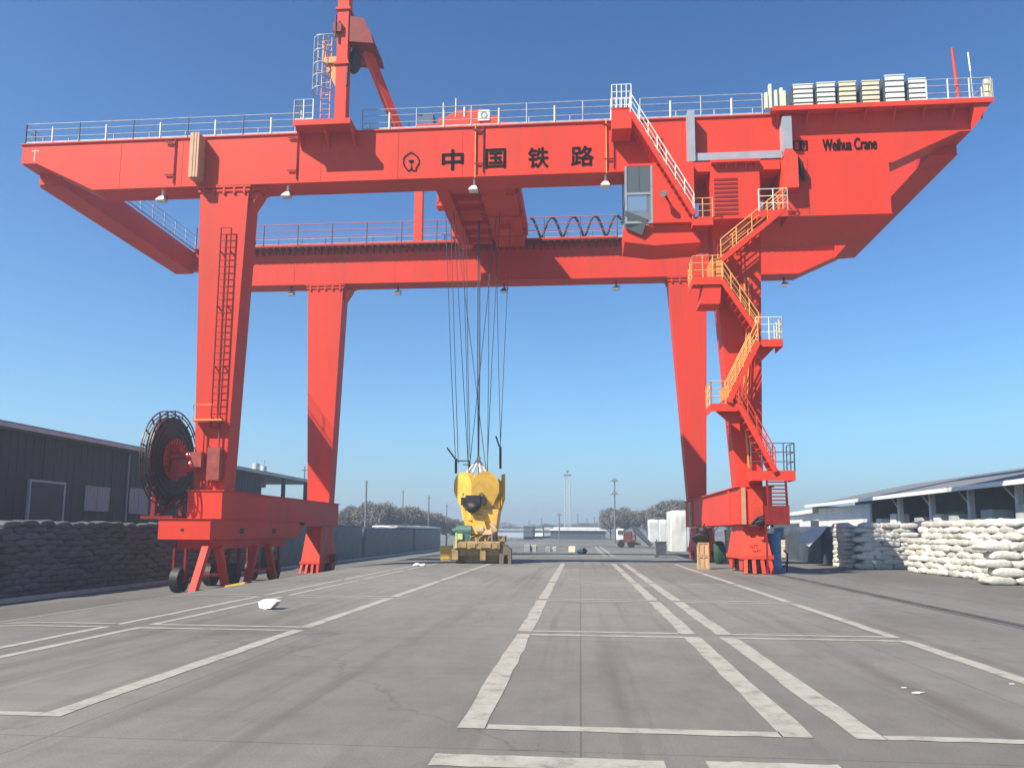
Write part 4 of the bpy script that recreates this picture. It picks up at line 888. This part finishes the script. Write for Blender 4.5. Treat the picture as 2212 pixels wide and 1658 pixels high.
# covered goods continuing the left wall
lab = ['dark tarpaulin covered goods stack right behind the left rear crane leg', 'dark tarpaulin covered goods stack with a frosted top farther along the left', 'dark tarpaulin covered goods stack at the far end of the left row']
for i, (ya, yb, h) in enumerate(((54.5, 77, 2.25), (77.6, 101, 2.05), (101.6, 121, 2.1))):
    solo('tarpaulin_stack', wavy_stack(-25, -21.9, ya, yb, -1, h, i*7, 24, .1), 'tarpdark', (-23.5, (ya+yb)/2, -1), lab[i], 'covered goods', 'covered goods on the left')
b = wavy_stack(-25, -21.85, 92, 121, 2.16, 2.42, 3, 22, .08); solo('snow_cover', b, 'tarpwhite', (-23.5, 106, 2.16), 'thin white sheet lying along the top of the far covered stack on the left', 'sheet')
# right middle distance
solo('tarpaulin_stack', wavy_stack(16.75, 18.0, 38.6, 41.5, 0, 2.3, 31, 12, .1), 'tarpdark', (17.2, 40, 0), 'dark blue tarpaulin stack squeezed between the two stacks of white sacks', 'covered goods')
solo('tarpaulin_stack', wavy_stack(13.9, 18.5, 46, 60, 0, 2.1, 37, 16, .12), 'tarpdark', (15, 52, 0), 'wide dark tarpaulin stack in the shade behind the blue drums', 'covered goods')
b = MB(); p = [at(1727, 1168, 45.8), at(1748, 1180, 45.6), at(1778, 1150, 45.6), at(1788, 1135, 45.8), at(1772, 1136, 46.2), at(1730, 1150, 46.2)]
b.add(p+[q+Vector((0, .12, 0)) for q in p], [tuple(range(6)), tuple(range(11, 5, -1))]+[(i, i+6, (i+1) % 6+6, (i+1) % 6) for i in range(6)]); solo('white_sheet', b, 'tarpwhite', tuple(p[1]), 'loose white sheet draped over the wide dark stack', 'sheet')

# ------------------------------------------------------------------ right goods shed
sh = thing('goods_shed', 'long open goods shed with a grey roof and white gutter on the right', 'shed', (27, 45, 0))
def Sp(name, mb, m, parent=None): return build(name, mb, m, parent or sh)
SX, SZ, SW_X = 21.5, 4.33, 26.0
b = MB(); b.prism([(SX, SZ), (SX, SZ+.08), (31, 6.4), (41, 4.4), (41, 4.3), (31, 6.28)][::-1], -25, 76); rf = Sp('roof', b, 'roofgrey')
b = MB(); b.box(SX-.16, SX-.003, -25, 76, SZ-.14, SZ+.1); Sp('gutter', b, 'white', rf)
b = MB(); b.box(SX+.5, 31, 75.7, 75.9, 3.6, SZ); Sp('gable_panel', b, 'whitewall', rf)
b = MB(); b.box(SW_X, SW_X+.2, -25, 76, 0, 5.0); b.box(SW_X-.001, 40, 75.4, 75.6, 0, 4.2); Sp('wall', b, mat('shed_wall', (.10, .115, .135), .8, .2, .4))
b = MB(); b.box(22.2, SW_X-.01, -25, 75, 0, 1.0); Sp('loading_platform', b, 'concrete')
b = MB(); b.box(22.3, 22.45, 62, 75, 1.0, SZ-.25); Sp('wall', b, 'whitewall')
for i, y in enumerate(range(22, 62, 5)):
    b = MB(); b.box(22.5, 22.8, y, y+.3, 1.0, SZ-.02); b.box(22.4, 22.9, y-.1, y+.4, 1.0, 1.25); b.bar((22.65, y+.15, 3.4), (22.65, y+1.5, SZ-.05), .1, .1); Sp('column', b, 'whitewall')
for i, y in enumerate((24, 29, 34, 39.5, 45, 50, 55)):
    b = MB(); b.box(SW_X-.08, SW_X-.002, y, y+2.6, 1.0, 3.3)
    for k in range(10): b.box(SW_X-.11, SW_X-.081, y+.05, y+2.55, 1.05+k*.22, 1.2+k*.22)
    Sp('roller_door', b, mat('roller_door%d' % i, ((.2, .21, .22), (.16, .17, .14), (.24, .25, .26))[i % 3], .6, .15, 1))
gl = [('olive crate standing on the loading platform near the right edge of the photo', 22.95, 25.5, 1.2, 1.3, (.14, .14, .10)), ('grey crate on the loading platform beside the olive one', 22.95, 28.3, 1.3, 1.2, (.22, .22, .22)), ('tall brownish crate on the loading platform above the long sack stack', 22.95, 32.2, 1.6, 1.5, (.19, .17, .14)), ('low brown crate on the loading platform farther along the shed', 22.95, 36.0, 1.3, 1.0, (.2, .17, .13)),
      ('pale wrapped pallet on the loading platform behind the square sack stack', 22.95, 41.0, 1.1, 1.7, (.45, .47, .46)), ('second pale wrapped pallet on the platform beyond the first', 22.95, 44.4, 1.2, 1.5, (.42, .45, .45)), ('third pale wrapped pallet toward the far end of the platform', 22.95, 48.2, 1.2, 1.35, (.47, .48, .47)), ('last pale wrapped pallet before the white wall of the shed', 22.95, 53.0, 1.3, 1.25, (.40, .42, .42))]
for i, (lab_, x, y, w, h, c) in enumerate(gl):
    b = MB(); b.cbox(x-.6, x+.6, y, y+w, 1.15, 1.6+h, .05); b.box(x-.62, x+.62, y+.05, y+.15, 1.004, 1.15); b.box(x-.62, x+.62, y+w-.15, y+w-.05, 1.004, 1.15); b.box(x-.61, x-.6, y+w*.45, y+w*.55, 1.15, 1.57+h)
    solo('crate' if i < 4 else 'wrapped_pallet', b, mat('goods%d' % i, c, .6, .15, 2, bump=.2, bscale=5), (x, y, 1.0), lab_, 'crate' if i < 4 else 'pallet')
for i, (y, lab_) in enumerate(((26.9, 'white sack standing upright on the platform edge near the olive crate'), (30.6, 'white pointed sack propped upright over the sack stack'), (33.9, 'white sack standing upright beside the brownish crate'), (37.6, 'white sack standing at the far end of the crates'))):
    b = MB(); b.sphere((22.6, y, 1.5), .22, .32, .55, 14, 10, .05, .6, i); solo('standing_sack', b, 'sack', (22.6, y, 1.0), lab_, 'sack')
for i, (y, h) in enumerate(((57.5, 1.7), (60.2, 1.4), (46.6, 1.1), (50.6, 1.5), (38.4, 1.0))):
    b = MB(); b.cbox(22.4, 23.4, y, y+1.0, 1.15, 1.5+h, .06); b.box(22.38, 23.42, y+.1, y+.2, 1.004, 1.15); b.box(22.38, 23.42, y+.8, y+.9, 1.004, 1.15)
    solo('wrapped_pallet', b, 'whitewall', (22.9, y, 1.0), 'narrow white wrapped pallet on the shed platform, %s' % ('beside the white wall', 'nearest the white wall', 'between the second and third pale pallets', 'between the third and last pale pallets', 'beyond the low brown crate')[i], 'pallet')
# far white shed
fs_ = thing('far_shed', 'small white shed with a dark open front beyond the goods shed', 'shed', (34, 98, 0))
b = MB(); b.prism([(26.0, 0), (38, 0), (38, 3.6), (32, 4.9), (26.0, 3.9)], 94, 110); o = build('wall', b, 'whitewall', fs_)
b = MB(); b.prism([(25.6, 3.92), (32, 4.93), (38.5, 3.62), (38.5, 3.8), (32, 5.12), (25.6, 4.1)], 93.5, 110.5); build('roof', b, 'whitewall', fs_)
b = MB(); b.box(27.0, 31.5, 93.9, 94.0, .6, 3.3); build('opening', b, 'tarpdark', fs_)
b = MB(); b.box(25.9, 26.0, 95, 109, .6, 3.0); build('opening', b, 'tarpdark', fs_)

# ------------------------------------------------------------------ clutter round the right legs
def drum(z0, loc, lab_, grp):
    x, y = loc; r, h = .32, .86; b = MB()
    prof = [(0, 0), (r*.96, 0), (r, .03), (r, .27), (r*1.035, .29), (r, .31), (r, .56), (r*1.035, .58), (r, .60), (r, .83), (r*.98, .86), (r*.93, .86), (r*.93, .83), (0, .83)]
    n = 28; vs = [(x+q*math.cos(2*math.pi*k/n), y+q*math.sin(2*math.pi*k/n), z0+z) for q, z in prof for k in range(n)]
    b.add(vs, [(j*n+k, j*n+(k+1) % n, (j+1)*n+(k+1) % n, (j+1)*n+k) for j in range(len(prof)-1) for k in range(n)], True)
    o = thing('oil_drum', lab_, 'drum', (x, y, z0), grp); build('drum_body', b, 'blue', o)
    c = MB(); c.cyl((x+.2, y, z0+.83), .035, .03, 'z', 12); build('bung', c, 'black', o)
p = onz(1676, 1237)
drum(0.0, (p.x, p.y+.3), 'blue steel oil drum standing on the ground beside the right front bogie', 'blue oil drums'); drum(.862, (p.x+.01, p.y+.31), 'blue steel oil drum standing on top of the other drum beside the bogie', 'blue oil drums')
b = MB(); b.tube([(p.x+.38, p.y+.2, .25), (p.x+.55, p.y+.2, .45), (p.x+.58, p.y+.2, .8), (p.x+.42, p.y+.2, 1.0)], .04, 6); b.tube([(p.x+.55, p.y+.2, .45), (p.x+.52, p.y+.2, .03)], .04, 6); solo('hose_loop', b, 'black', (p.x+.5, p.y+.2, 0), 'loop of black hose leaning on the blue drums', 'hose')
# slim crates with black bag
p = onz(1521, 1229); w = .26
for i, (z0, z1, lab_) in enumerate(((.0, .62, 'lower raw wooden crate left of the right front crane leg'), (.625, 1.27, 'upper raw wooden crate carrying the black bag'))):
    t = thing('wooden_crate', lab_, 'crate', (p.x, p.y+.3, z0), 'raw wooden crates'); b = MB(); b.box(p.x-w+.02, p.x+w-.02, p.y+.03, p.y+.57, z0+.01, z1-.01); build('crate_body', b, 'wood', t)
    b = MB()
    for x in (p.x-w, p.x-.03, p.x+w-.06): b.box(x, x+.06, p.y, p.y+.03, z0, z1)
    for z in (z0, z1-.07): b.box(p.x-w+.06, p.x-.03, p.y, p.y+.03, z, z+.07); b.box(p.x+.03, p.x+w-.06, p.y, p.y+.03, z, z+.07)
    build('batten', b, mat('batten%d' % i, (.42, .27, .14), .8, .2, 4), t)
b = MB(); b.sphere((p.x-.05, p.y+.25, 1.5), .42, .3, .26, 16, 10, .14, 1, 4); b.sphere((p.x+.02, p.y+.25, 1.78), .26, .2, .25, 12, 8, .1, 1, 8); b.tube([(p.x+.05, p.y+.2, 1.9), (p.x+.1, p.y+.25, 2.15), (p.x+.02, p.y+.3, 1.95)], .03); solo('black_bag', b, 'black', (p.x, p.y+.3, 1.27), 'black plastic bag slumped on the upper wooden crate', 'bag')
p = onz(1557, 1218); b = MB(); b.sphere((p.x, p.y+.35, .62), .36, .32, .66, 18, 12, .1, .8, 2); solo('green_net_bundle', b, 'greennet', (p.x, p.y+.35, 0), 'dark green bundle of netting under the right sill beam', 'net')
def carton_stack(x, y, rows_, cols, w, h, d, lab_, grp, z0=.14):
    for c in range(cols):
        for k in range(rows_):
            b = MB(); j = R.uniform(-.02, .02); xx = x+c*(w+.01)+j
            b.cbox(xx, xx+w, y+j, y+d+j, z0+k*h+.004, z0+(k+1)*h-.004, .012); b.box(xx+w*.2, xx+w*.8, y+j-.004, y+j, z0+k*h+h*.35, z0+k*h+h*.65)
            solo('carton', b, 'carton', (xx, y, z0+k*h), lab_ % (ORD[k], ('left', 'right')[c] if cols > 1 else 'single'), 'carton', grp)
    b = MB(); W_ = cols*(w+.01)
    for q in (0, .45, .9): b.box(x+W_*q-.02, x+W_*q+.1, y, y+d, 0, .09)
    b.box(x-.04, x+W_+.06, y-.02, y+d+.02, .09, .135); solo('wooden_pallet', b, 'wood', (x, y, 0), 'wooden pallet under the '+grp, 'pallet')
p = onz(1570, 1213); carton_stack(p.x, p.y, 5, 1, .52, .36, .5, 'cream carton, %s of the %s column under the right sill beam', 'cream cartons under the sill beam')
p = onz(1686, 1207); carton_stack(p.x, p.y, 4, 2, .46, .29, .5, 'cream carton, %s layer of the %s column beyond the blue drums', 'cream cartons beyond the drums')
b = MB(); b.sphere((p.x+.3, p.y+.3, 1.45), .35, .25, .18, 12, 8, .16, 1, 3); solo('netting_heap', b, 'greennet', (p.x+.3, p.y+.3, 1.3), 'small heap of green netting lying on the cartons beyond the drums', 'net')

# blocks, bin, litter
blk = [(1139, 1194, .55, .62, 'black', 'tall dark end of a block pair left on the yard beyond the crane'), (1153, 1194, .55, .6, 'white', 'pale concrete block with a black tyre mark standing beside the dark one'), (1184, 1194, .5, .42, 'black', 'small dark block lying alone between the two block groups'), (1198, 1194, .42, .44, 'concrete', 'small grey block next to the small dark block'), (1236, 1195, .62, .5, 'cream', 'cream painted cube on the yard right of the small blocks')]
for i, (dx, dy, w, h, m, lab_) in enumerate(blk):
    p = onz(dx, dy-3.2); b = MB(); b.cbox(p.x-w/2, p.x+w/2, p.y, p.y+.6, 0, h, .05)
    if i == 1: b.box(p.x+w/2, p.x+w/2+.1, p.y+.1, p.y+.4, 0, h*.95)
    mm = {'black': 'grey', 'white': 'concrete'}.get(m, m)
    solo('concrete_block', b, mm, (p.x, p.y, 0), lab_, 'block')
p = onz(1253, 1196); b = MB(); b.sphere((p.x, p.y, .2), .28, .25, .22, 12, 8, .1, 1, 6); solo('white_bundle', b, 'tarpwhite', (p.x, p.y, 0), 'crumpled white bundle beside the cream cube', 'bundle')
p = onz(1262, 1196); b = MB(); b.sphere((p.x, p.y+.3, .2), .3, .25, .24, 12, 8, .14, 1, 2); solo('black_bag', b, 'black', (p.x, p.y+.3, 0), 'small black bag lying behind the white bundle', 'bag')
p = onz(1429, 1203); b = MB(); b.frus((p.x-.32, p.x+.32, p.y, p.y+.6, .12), (p.x-.36, p.x+.36, p.y-.05, p.y+.65, 1.05)); b.box(p.x-.4, p.x+.4, p.y-.08, p.y+.68, 1.05, 1.12); b.box(p.x-.45, p.x-.2, p.y-.1, p.y+.5, .0, .2); b.box(p.x-.37, p.x-.32, p.y-.05, p.y, .2, 1.3); solo('wheeled_bin', b, 'railpost', (p.x, p.y, 0), 'dark wheeled bin standing on the yard left of the right rear leg', 'bin')
p = onz(575, 1312, -.1); p = onz(575, 1316, 0); b = MB(); b.prism([(p.x-.19, .16), (p.x-.16, .04), (p.x-.04, .005), (p.x+.1, .03), (p.x+.22, .17), (p.x+.1, .2), (p.x-.1, .21)][::-1], p.y, p.y+.3); solo('foam_box', b, 'white', (p.x, p.y, 0), 'broken white foam box lying on the painted bay line', 'litter')
p = onz(899, 1222); b = MB(); b.sphere((p.x, p.y, .07), .2, .2, .08, 10, 6, .08, 1, 1); b.sphere((p.x+.3, p.y, .06), .16, .15, .07, 10, 6, .08, 1, 4); solo('paper_litter', b, 'white', (p.x, p.y, 0), 'crumpled white paper on the yard left of the hook block', 'litter')
p = onz(1980, 1497); b = MB(); b.prism([(p.x-.06, p.y-.02), (p.x+.02, p.y-.035), (p.x+.1, p.y+.02), (p.x+.01, p.y+.04)], .006, .014, 'z'); solo('paper_litter', b, 'pale', (p.x, p.y, 0), 'flat scrap of white paper inside the right hand bay', 'litter')
for dx, dy, lab_ in ((1952, 1486, 'tiny pale scrap of paper left of the flat paper scrap'), (2191-6, 1478, 'small pale scrap near the right edge line')):
    p = onz(dx, dy); b = MB(); b.prism([(p.x-.03, p.y-.012), (p.x+.03, p.y-.01), (p.x+.025, p.y+.02), (p.x-.02, p.y+.012)], .007, .013, 'z'); solo('paper_litter', b, 'pale', (p.x, p.y, 0), lab_, 'litter')
p, q = onz(488, 1281, -.8), onz(550, 1278, -.8); b = MB(); zz = max(gz(p.x), gz(q.x)); b.add([], []); b.bar((p.x, p.y, gz(p.x)+.1), (q.x, p.y, gz(q.x)+.1), .25, .1); o = solo('yellow_beam', b, 'yellow', (p.x, p.y, gz(p.x)), 'yellow timber beam lying at the foot of the left bogie frames', 'beam')

# ------------------------------------------------------------------ far background
def pole(dx, ytop, ybase_Y, lab_, r=.09, heads=0, m='polegrey', grp='far poles'):
    Y = ybase_Y; x = fx(dx, 1100, Y); z1 = fz(dx, ytop, Y); g0 = gz(x); b = MB(); b.tube([(x, Y, g0), (x, Y, z1)], r*1.3, 8, r*.8)
    t = thing('street_lamp' if heads else 'pole', lab_, 'lamp' if heads else 'pole', (x, Y, g0)); build('pole', b, m, t)
    if heads:
        c = MB()
        for k in range(heads):
            z = z1-k*2.2; c.frus((x-.6, x+.6, Y-.3, Y+.3, z-.1), (x-.25, x+.25, Y-.2, Y+.2, z+.35)); c.bar((x-.7, Y, z-.05), (x+.7, Y, z-.05), .12, .12)
        build('lamp_head', c, m, t)
    else:
        c = MB(); c.bar((x-.3, Y, z1-.4), (x+.3, Y, z1-.4), .1, .1); build('cross_arm', c, m, t)
pole(790, 1037, 125, 'thick dark pole rising out of the left trees', .17)
pole(870, 1058, 150, 'thin pole behind the second hump of the left trees', .12)
pole(926, 1070, 140, 'pole at the right end of the left trees', .14)
pole(965, 1088, 150, 'short pole just left of the hook block', .11)
pole(655, 1007, 78, 'slim pole between the warehouse roof and the left rear leg', .08)
pole(1328, 1038, 130, 'tall twin headed lamp post in front of the right trees', .13, 2)
pole(1208, 1112, 170, 'short lamp post left of the hazy floodlight tower', .12, 1)
pole(1248, 1108, 230, 'faint lamp post right of the hazy floodlight tower', .14)
pole(1268, 1120, 240, 'faint short pole beyond the white shed', .14)
pole(1170, 1118, 240, 'faint pole far behind the concrete blocks', .14); pole(1143, 1122, 260, 'faintest pole near the dark vehicles', .14)
pole(1284, 1115, 220, 'dark pole left of the right trees', .14)
# floodlight tower
Y = 290; x = fx(1226, 1100, Y); z1 = fz(1226, 1027, Y)
t = thing('floodlight_tower', 'pale lattice floodlight tower fading into the haze', 'tower', (x, Y, 0)); b = MB(); W_ = 1.1
for sx in (-1, 1):
    for sy in (-1, 1): b.tube([(x+sx*W_, Y+sy*W_, 0), (x+sx*W_*.85, Y+sy*W_*.85, z1)], .16, 5)
for k in range(14):
    za, zb = z1*k/14, z1*(k+1)/14
    for sy in (-1, 1): b.bar((x-W_, Y+sy*W_*.95, za), (x+W_, Y+sy*W_*.95, zb), .1, .1); b.bar((x+W_, Y+sy*W_*.95, za), (x-W_, Y+sy*W_*.95, zb), .1, .1)
build('lattice', b, 'mastgrey', t)
b = MB(); b.box(x-1.4, x+1.4, Y-1.2, Y+1.2, z1, z1+.5); b.tube([(x, Y, z1+.5), (x, Y, z1+1.6)], .1); b.frus((x-.2, x+.2, Y-.2, Y+.2, z1+1.3), (x-.6, x+.6, Y-.5, Y+.5, z1+1.9)); build('lamp_ring', b, 'polegrey', t)

# bare trees
def crown(seed, rx, rz, n=9000, flat=.55):
    r = random.Random(seed); b = MB(); vs = []; fs = []
    blobs = [(r.uniform(-.6, .6)*rx, r.uniform(-.4, .4)*rx*.7, r.uniform(.0, .55)*rz, r.uniform(.38, .62)) for _ in range(9)]
    for i in range(n):
        bx_, by_, bz_, br = r.choice(blobs)
        d = Vector((r.gauss(0, 1), r.gauss(0, 1), r.gauss(0, 1))).normalized()*(r.random()**.4)
        p = Vector((bx_+d.x*rx*br, by_+d.y*rx*.75*br, bz_+d.z*rz*br))
        if p.z < -.35*rz: p.z = -.35*rz+r.random()*.3
        s = r.uniform(.2, .5)*rx/5; a = Vector((r.gauss(0, 1), r.gauss(0, 1), r.gauss(0, 1)+.5)).normalized()*s; c = a.cross(Vector((r.gauss(0, 1), r.gauss(0, 1), r.gauss(0, 1)))).normalized()*s*.2
        k = len(vs); vs += [p-a-c, p+a-c*.3, p+a+c*.3, p-a+c]; fs.append((k, k+1, k+2, k+3))
    b.add(vs, fs); return b
def trunk_mb(h, r0, seed):
    r = random.Random(seed); b = MB(); b.tube([(0, 0, 0), (.1, 0, h*.4), (0, .1, h*.8)], r0, 8, r0*.5)
    for k in range(7):
        a = r.uniform(0, 6.28); z = h*r.uniform(.3, .7); e = Vector((math.cos(a)*h*.35, math.sin(a)*h*.35, z+h*.3)); b.tube([(0, 0, z), (e+Vector((0, 0, z)))*.5, e], r0*.4, 5, r0*.12)
    return b
CR = [(crown(s, 5, 4.2), s) for s in (1, 2, 3)]
CM = [b.mesh('crown', 'twig') for b, s in CR]; CMH = [b.mesh('crown', 'hedge') for b, s in CR]; TM = [trunk_mb(4.5, .22, s).mesh('trunk', 'bark') for _, s in CR]
def tree(dx, dytop, Y, wpx, lab_, grp, dark=False):
    x = fx(dx, 1120, Y); zt_ = fz(dx, dytop, Y); w = wpx*Y/F/2; g0 = gz(x)
    t = thing('bare_tree', lab_, 'tree', (x, Y, g0), grp); k = R.randrange(3); H_ = zt_-g0
    o = bpy.data.objects.new('crown', (CMH if dark else CM)[k]); col.objects.link(o); o.parent = t; o.location = (0, 0, H_*.52); o.scale = (w/4.6, w/4.6, H_*.48/4.4); o.rotation_euler = (0, 0, R.uniform(0, 6))
    o = bpy.data.objects.new('trunk', TM[k]); col.objects.link(o); o.parent = t; o.scale = (H_/8, H_/8, H_/7)
ltree = [(735, 1098, 130, 50), (768, 1090, 135, 70), (800, 1078, 130, 95), (830, 1080, 132, 90), (862, 1092, 140, 80), (890, 1090, 142, 90), (915, 1100, 145, 70), (942, 1104, 150, 70), (965, 1112, 155, 60), (985, 1118, 160, 60), (1010, 1122, 165, 60)]
for i, (dx, y, Y, w) in enumerate(ltree):
    tree(dx, y, Y, w, ('bare grey tree, number %s from the left end of the left row' % ['one', 'two', 'three', 'four', 'five', 'six', 'seven', 'eight', 'nine', 'ten', 'eleven'][i]), 'bare trees on the left')
rtree = [(1318, 1095, 175, 60), (1345, 1092, 170, 80), (1372, 1100, 172, 70), (1398, 1098, 168, 60), (1425, 1088, 165, 90), (1455, 1080, 160, 95), (1485, 1075, 158, 90), (1512, 1072, 158, 80), (1540, 1076, 160, 80), (1575, 1082, 162, 80)]
for i, (dx, y, Y, w) in enumerate(rtree):
    tree(dx, y, Y, w, ('bare brownish tree, number %s from the left of the right row' % ['one', 'two', 'three', 'four', 'five', 'six', 'seven', 'eight', 'nine', 'ten'][i]), 'bare trees on the right', i < 0)
ftree = [(1105, 1134, 300, 50), (1140, 1136, 320, 50), (1180, 1130, 330, 60), (1215, 1130, 320, 50), (1250, 1128, 300, 60), (1280, 1130, 280, 50)]
for i, (dx, y, Y, w) in enumerate(ftree): tree(dx, y, Y, w, 'faint far tree on the hazy horizon, %s from the hook block' % ORD[i].replace('bottom', 'first'), 'faint far trees')
# a far strip of woodland closing the horizon
r = random.Random(5); b = MB(); vs = []; fs = []
for i in range(9000):
    x = r.uniform(-420, 420); h = 7+3.5*noise.noise(Vector((x*.02, 0, 0)))+2*noise.noise(Vector((x*.11, 3, 0))); p = Vector((x, 520+r.uniform(-12, 12), r.random()**.8*h)); s = r.uniform(.7, 1.6)
    a = Vector((r.gauss(0, 1), r.gauss(0, .4), r.gauss(0, 1))).normalized()*s; c = Vector((-a.z, r.gauss(0, .2)*s, a.x))*.45; k = len(vs); vs += [p-a-c, p+a-c, p+a+c, p-a+c]; fs.append((k, k+1, k+2, k+3))
b.add(vs, fs); tag(build('far_woodland', b, 'twig'), 'pale band of far woodland along the horizon', 'woodland', kind='stuff')

# vehicles and goods in the far middle
def truck(dx, dyb, Y, L, col_, lab_, Hh=2.6, face=1):
    x = fx(dx, 1150, Y); t = thing('parked_truck', lab_, 'truck', (x, Y, gz(x))); w = 2.4
    b = MB(); b.cbox(x-w/2, x+w/2, Y+2.0, Y+2+L, 1.0, 1.0+Hh*.85, .05); build('cargo_body', b, col_[1], t)
    b = MB(); b.frus((x-w/2, x+w/2, Y-.1, Y+1.9, .7), (x-w/2+.12, x+w/2-.12, Y+.3, Y+1.9, 2.6)); build('driver_cab', b, col_[0], t)
    b = MB(); b.box(x-w/2+.25, x+w/2-.25, Y+.02, Y+.12, 1.65, 2.35); build('windscreen', b, 'glassdark', t)
    for yy in (Y+.9, Y+2+L*.6, Y+2+L*.85):
        b = MB(); b.cyl((x-w/2+.05, yy, .48), .48, w-.1, 'x', 20); build('wheel', b, 'black', t)
truck(1141, 1160, 185, 6, ('tarpdark', 'tarpdark'), 'dark parked truck just right of the hook block')
truck(1163, 1158, 210, 6, ('whitewall', 'railpost'), 'parked truck with white cab second from the hook block')
truck(1182, 1158, 230, 7, ('grey', 'mastgrey'), 'grey parked truck farthest left of the tower')
truck(1287, 1158, 215, 6, ('whitewall', 'whitewall'), 'white parked truck left of the right trees')
truck(1262, 1158, 225, 5, ('whitewall', 'grey'), 'white cabbed truck with grey body beside the low shed')
b = MB(); t = thing('far_building', 'low white roofed building in the far middle of the yard', 'building', (fx(1240, 1150, 200), 200, 0)); x = t.location.x
b.box(x-6, x+8, 200, 210, 0, 2.2); build('wall', b, 'tarpdark', t); b = MB(); b.prism([(x-6.5, 2.21), (x+8.5, 2.21), (x+7, 3.1), (x-5, 3.1)], 199.5, 210.5); build('roof', b, 'whitewall', t)
t = thing('far_building', 'long pale low building behind the far trucks', 'building', (fx(1165, 1150, 260), 260, 0)); x = t.location.x
b = MB(); b.box(x-14, x+12, 260, 272, 0, 2.4); build('wall', b, 'mastgrey', t); b = MB(); b.box(x-14.5, x+12.5, 259.5, 272.5, 2.41, 2.8); build('roof', b, 'mastgrey', t)
# red tipper with raised black tray
Y = 92; x = fx(1368, 1150, Y); t = thing('tipper_truck', 'dull red tipper with its black tray raised beside the white wrapped goods', 'truck', (x, Y, 0))
b = MB(); b.box(x-1.5, x+.3, Y, Y+2.0, .6, .95); b.cbox(x-1.0, x-.1, Y+.2, Y+1.9, .95, 1.9, .1); b.bar((x-.6, Y+.3, .9), (x+.5, Y+.3, 1.6), .15, .2); b.bar((x-.2, Y+.3, .5), (x+.9, Y+.3, .4), .2, .3); build('body', b, mat('dull_red', (.13, .045, .04), .7, .3, 2), t)
b = MB(); b.prism([(x-.1, 2.5), (x+.3, 2.55), (x+2.3, .35), (x+2.0, .15), (x+.3, 1.7)], Y, Y+2.0); build('tray', b, 'railpost', t)
b = MB(); b.cbox(x-1.9, x-1.05, Y+.2, Y+1.9, .9, 2.2, .12); build('driver_cab', b, 'whitewall', t)
b = MB(); b.box(x-1.8, x-1.2, Y+.17, Y+.199, 1.5, 2.0); build('window', b, 'glassdark', t)
for xx in (x-1.4, x-.2): b = MB(); b.cyl((xx, Y-.02, .38), .38, 2.1, 'y', 20); build('wheel', b, 'black', t)
# white wrapped goods left of the right rear leg
wr = [(1400, 1424, 1122, 1170, 'small white wrapped bale touching the raised tray'), (1424, 1442, 1122, 1172, 'white wrapped bale with a dark edge second from the tray'), (1441, 1464, 1121, 1176, 'tall white wrapped bale in the middle of the bales'), (1462, 1492, 1120, 1180, 'broad white wrapped bale nearest the right rear leg')]
for i, (d0, d1, yt, yb, lab_) in enumerate(wr):
    p = onz(d0, yb); Y = p.y; solo('wrapped_bale', wavy_stack(fx(d0+1, 1150, Y), fx(d1-1, 1150, Y), Y, Y+2.4, 0, fz(d0, yt, Y), i*5+50, 8, .12), 'tarpwhite', (fx((d0+d1)/2, 1150, Y), Y, 0), lab_, 'bale', 'white wrapped bales')
p = onz(1475, 1182); solo('wrapped_bale', wavy_stack(fx(1448, 1130, 75), fx(1484, 1130, 75), 75, 78, 0, fz(1460, 1104, 75), 90, 10, .15), 'tarpwhite', (fx(1465, 1130, 75), 75, 0), 'white sheeted load standing highest behind the wrapped bales', 'bale', 'white wrapped bales')
for i, (dx, lab_) in enumerate(((1402, 'low concrete kerb block before the white bales'),)):
    pass
# ------------------------------------------------------------------ air
hz = MB(); hz.box(-1390, 1390, -60, 1395, -2.2, 36)
hm = bpy.data.materials.new('haze'); hm.use_nodes = True; n = hm.node_tree.nodes; n.remove(n['Principled BSDF'])
pv = n.new('ShaderNodeVolumePrincipled'); pv.inputs['Density'].default_value = .0016; pv.inputs['Color'].default_value = (.72, .86, 1.0, 1); pv.inputs['Anisotropy'].default_value = .2
hm.node_tree.links.new(pv.outputs[0], n['Material Output'].inputs['Volume'])
tag(build('haze', hz, hm), 'thin pale winter haze over the yard', 'haze', kind='stuff')
for o in bpy.data.objects:
    if o.name.startswith('haze') and 'category' in o: pass
